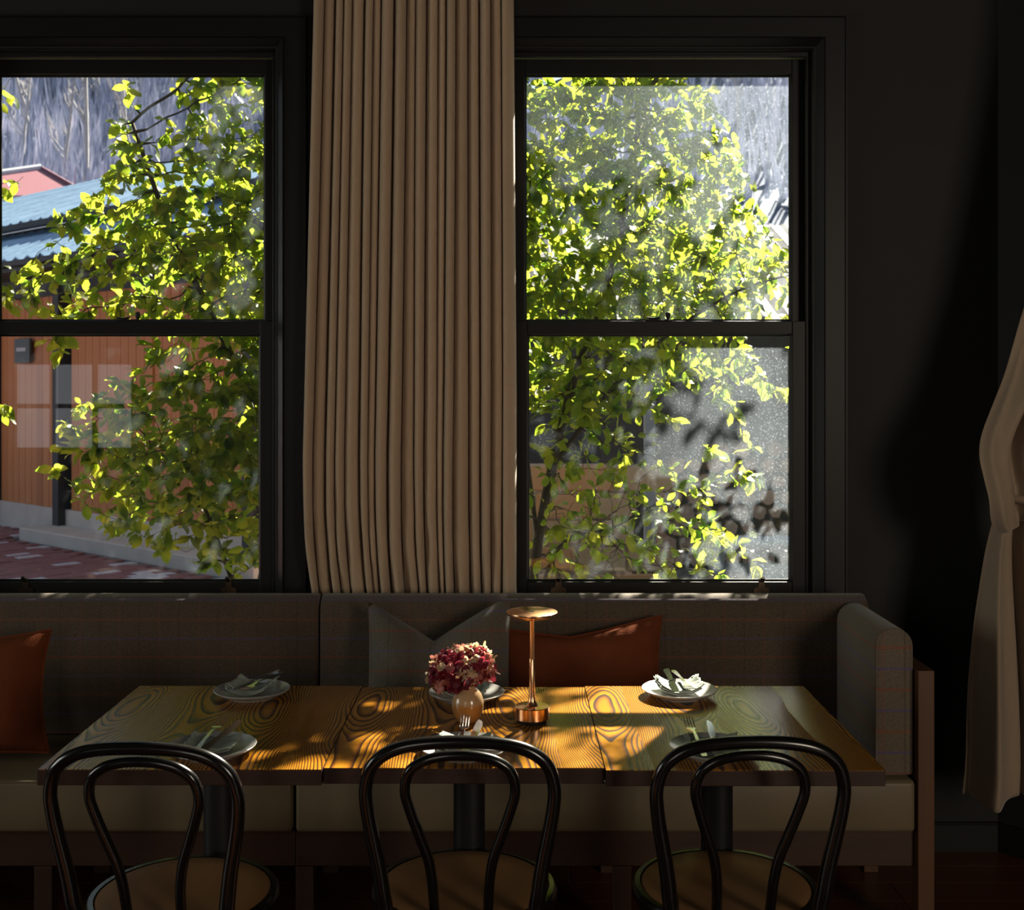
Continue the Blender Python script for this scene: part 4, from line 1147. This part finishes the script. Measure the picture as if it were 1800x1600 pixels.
print('shrub B', shrub('leafy_shrub', 'tangled leafy shrub filling the right window against the sun', (0.12, 5.3, GZ),
    [{'pts': [(0.12, 5.3, GZ), (0.10, 5.3, 0.5), (0.16, 5.3, 1.0), (0.30, 5.3, 1.6), (0.50, 5.35, 2.2), (0.62, 5.4, 2.9)]},
     {'pts': [(0.11, 5.28, 0.5), (0.22, 5.15, 0.85), (0.45, 5.05, 0.95)], 'from': 7}, {'pts': [(0.20, 5.3, 1.2), (0.55, 5.2, 1.65), (0.95, 5.15, 1.95), (1.25, 5.1, 2.05)], 'from': 16}, {'pts': [(0.14, 5.3, 0.8), (0.05, 5.35, 1.6), (0.08, 5.4, 2.4)], 'from': 11}, {'pts': [(0.60, 5.4, 2.8), (0.85, 5.7, 3.3), (1.2, 6.1, 3.7), (1.6, 6.3, 3.85)], 'from': 34},
     {'pts': [(0.25, 5.3, 1.4), (0.55, 5.8, 1.75), (0.85, 6.3, 2.0)], 'from': 20}],
    [((0.50, 5.45, 2.40), (0.66, 0.58, 0.70), 1.0), ((0.30, 5.35, 1.65), (0.52, 0.50, 0.50), 0.8), ((0.45, 5.1, 0.98), (0.50, 0.40, 0.40), 1.0), ((1.20, 5.15, 2.02), (0.28, 0.22, 0.26), 0.55),
     ((1.05, 5.05, 1.62), (0.36, 0.22, 0.16), 0.7), ((0.35, 5.5, 3.2), (0.60, 0.5, 0.45), 0.40), ((0.95, 5.0, 1.25), (0.22, 0.15, 0.14), 0.5), ((0.98, 5.0, 0.85), (0.18, 0.15, 0.12), 0.4), ((1.55, 6.3, 3.85), (0.95, 0.55, 0.40), 0.10), ((0.85, 6.2, 2.0), (0.45, 0.35, 0.42), 1.0), ((1.12, 6.9, 2.25), (0.48, 0.30, 0.50), 1.8)],
    5400, 2.4, 0.068, keep=lambda p: 0.30 if p[2] < 1.40 and p[0] < 0.8 else 1.0))
print('shrub C', shrub('leafy_shrub', 'sparse leafy twigs reaching in at the far left of the left window', (-3.0, 5.2, GZ),
    [{'pts': [(-3.0, 5.2, GZ), (-2.95, 5.2, 0.8), (-2.85, 5.2, 1.6), (-2.75, 5.2, 2.4)]}],
    [((-2.30, 5.2, 2.88), (0.18, 0.12, 0.14), 2), ((-2.22, 5.2, 2.48), (0.16, 0.12, 0.10), 2), ((-2.24, 5.2, 1.98), (0.16, 0.12, 0.14), 2), ((-2.24, 5.2, 1.45), (0.12, 0.08, 0.05), 1.5), ((-2.85, 5.2, 2.3), (0.35, 0.3, 0.7), 0.5)],
    260, 1.3, 0.070))
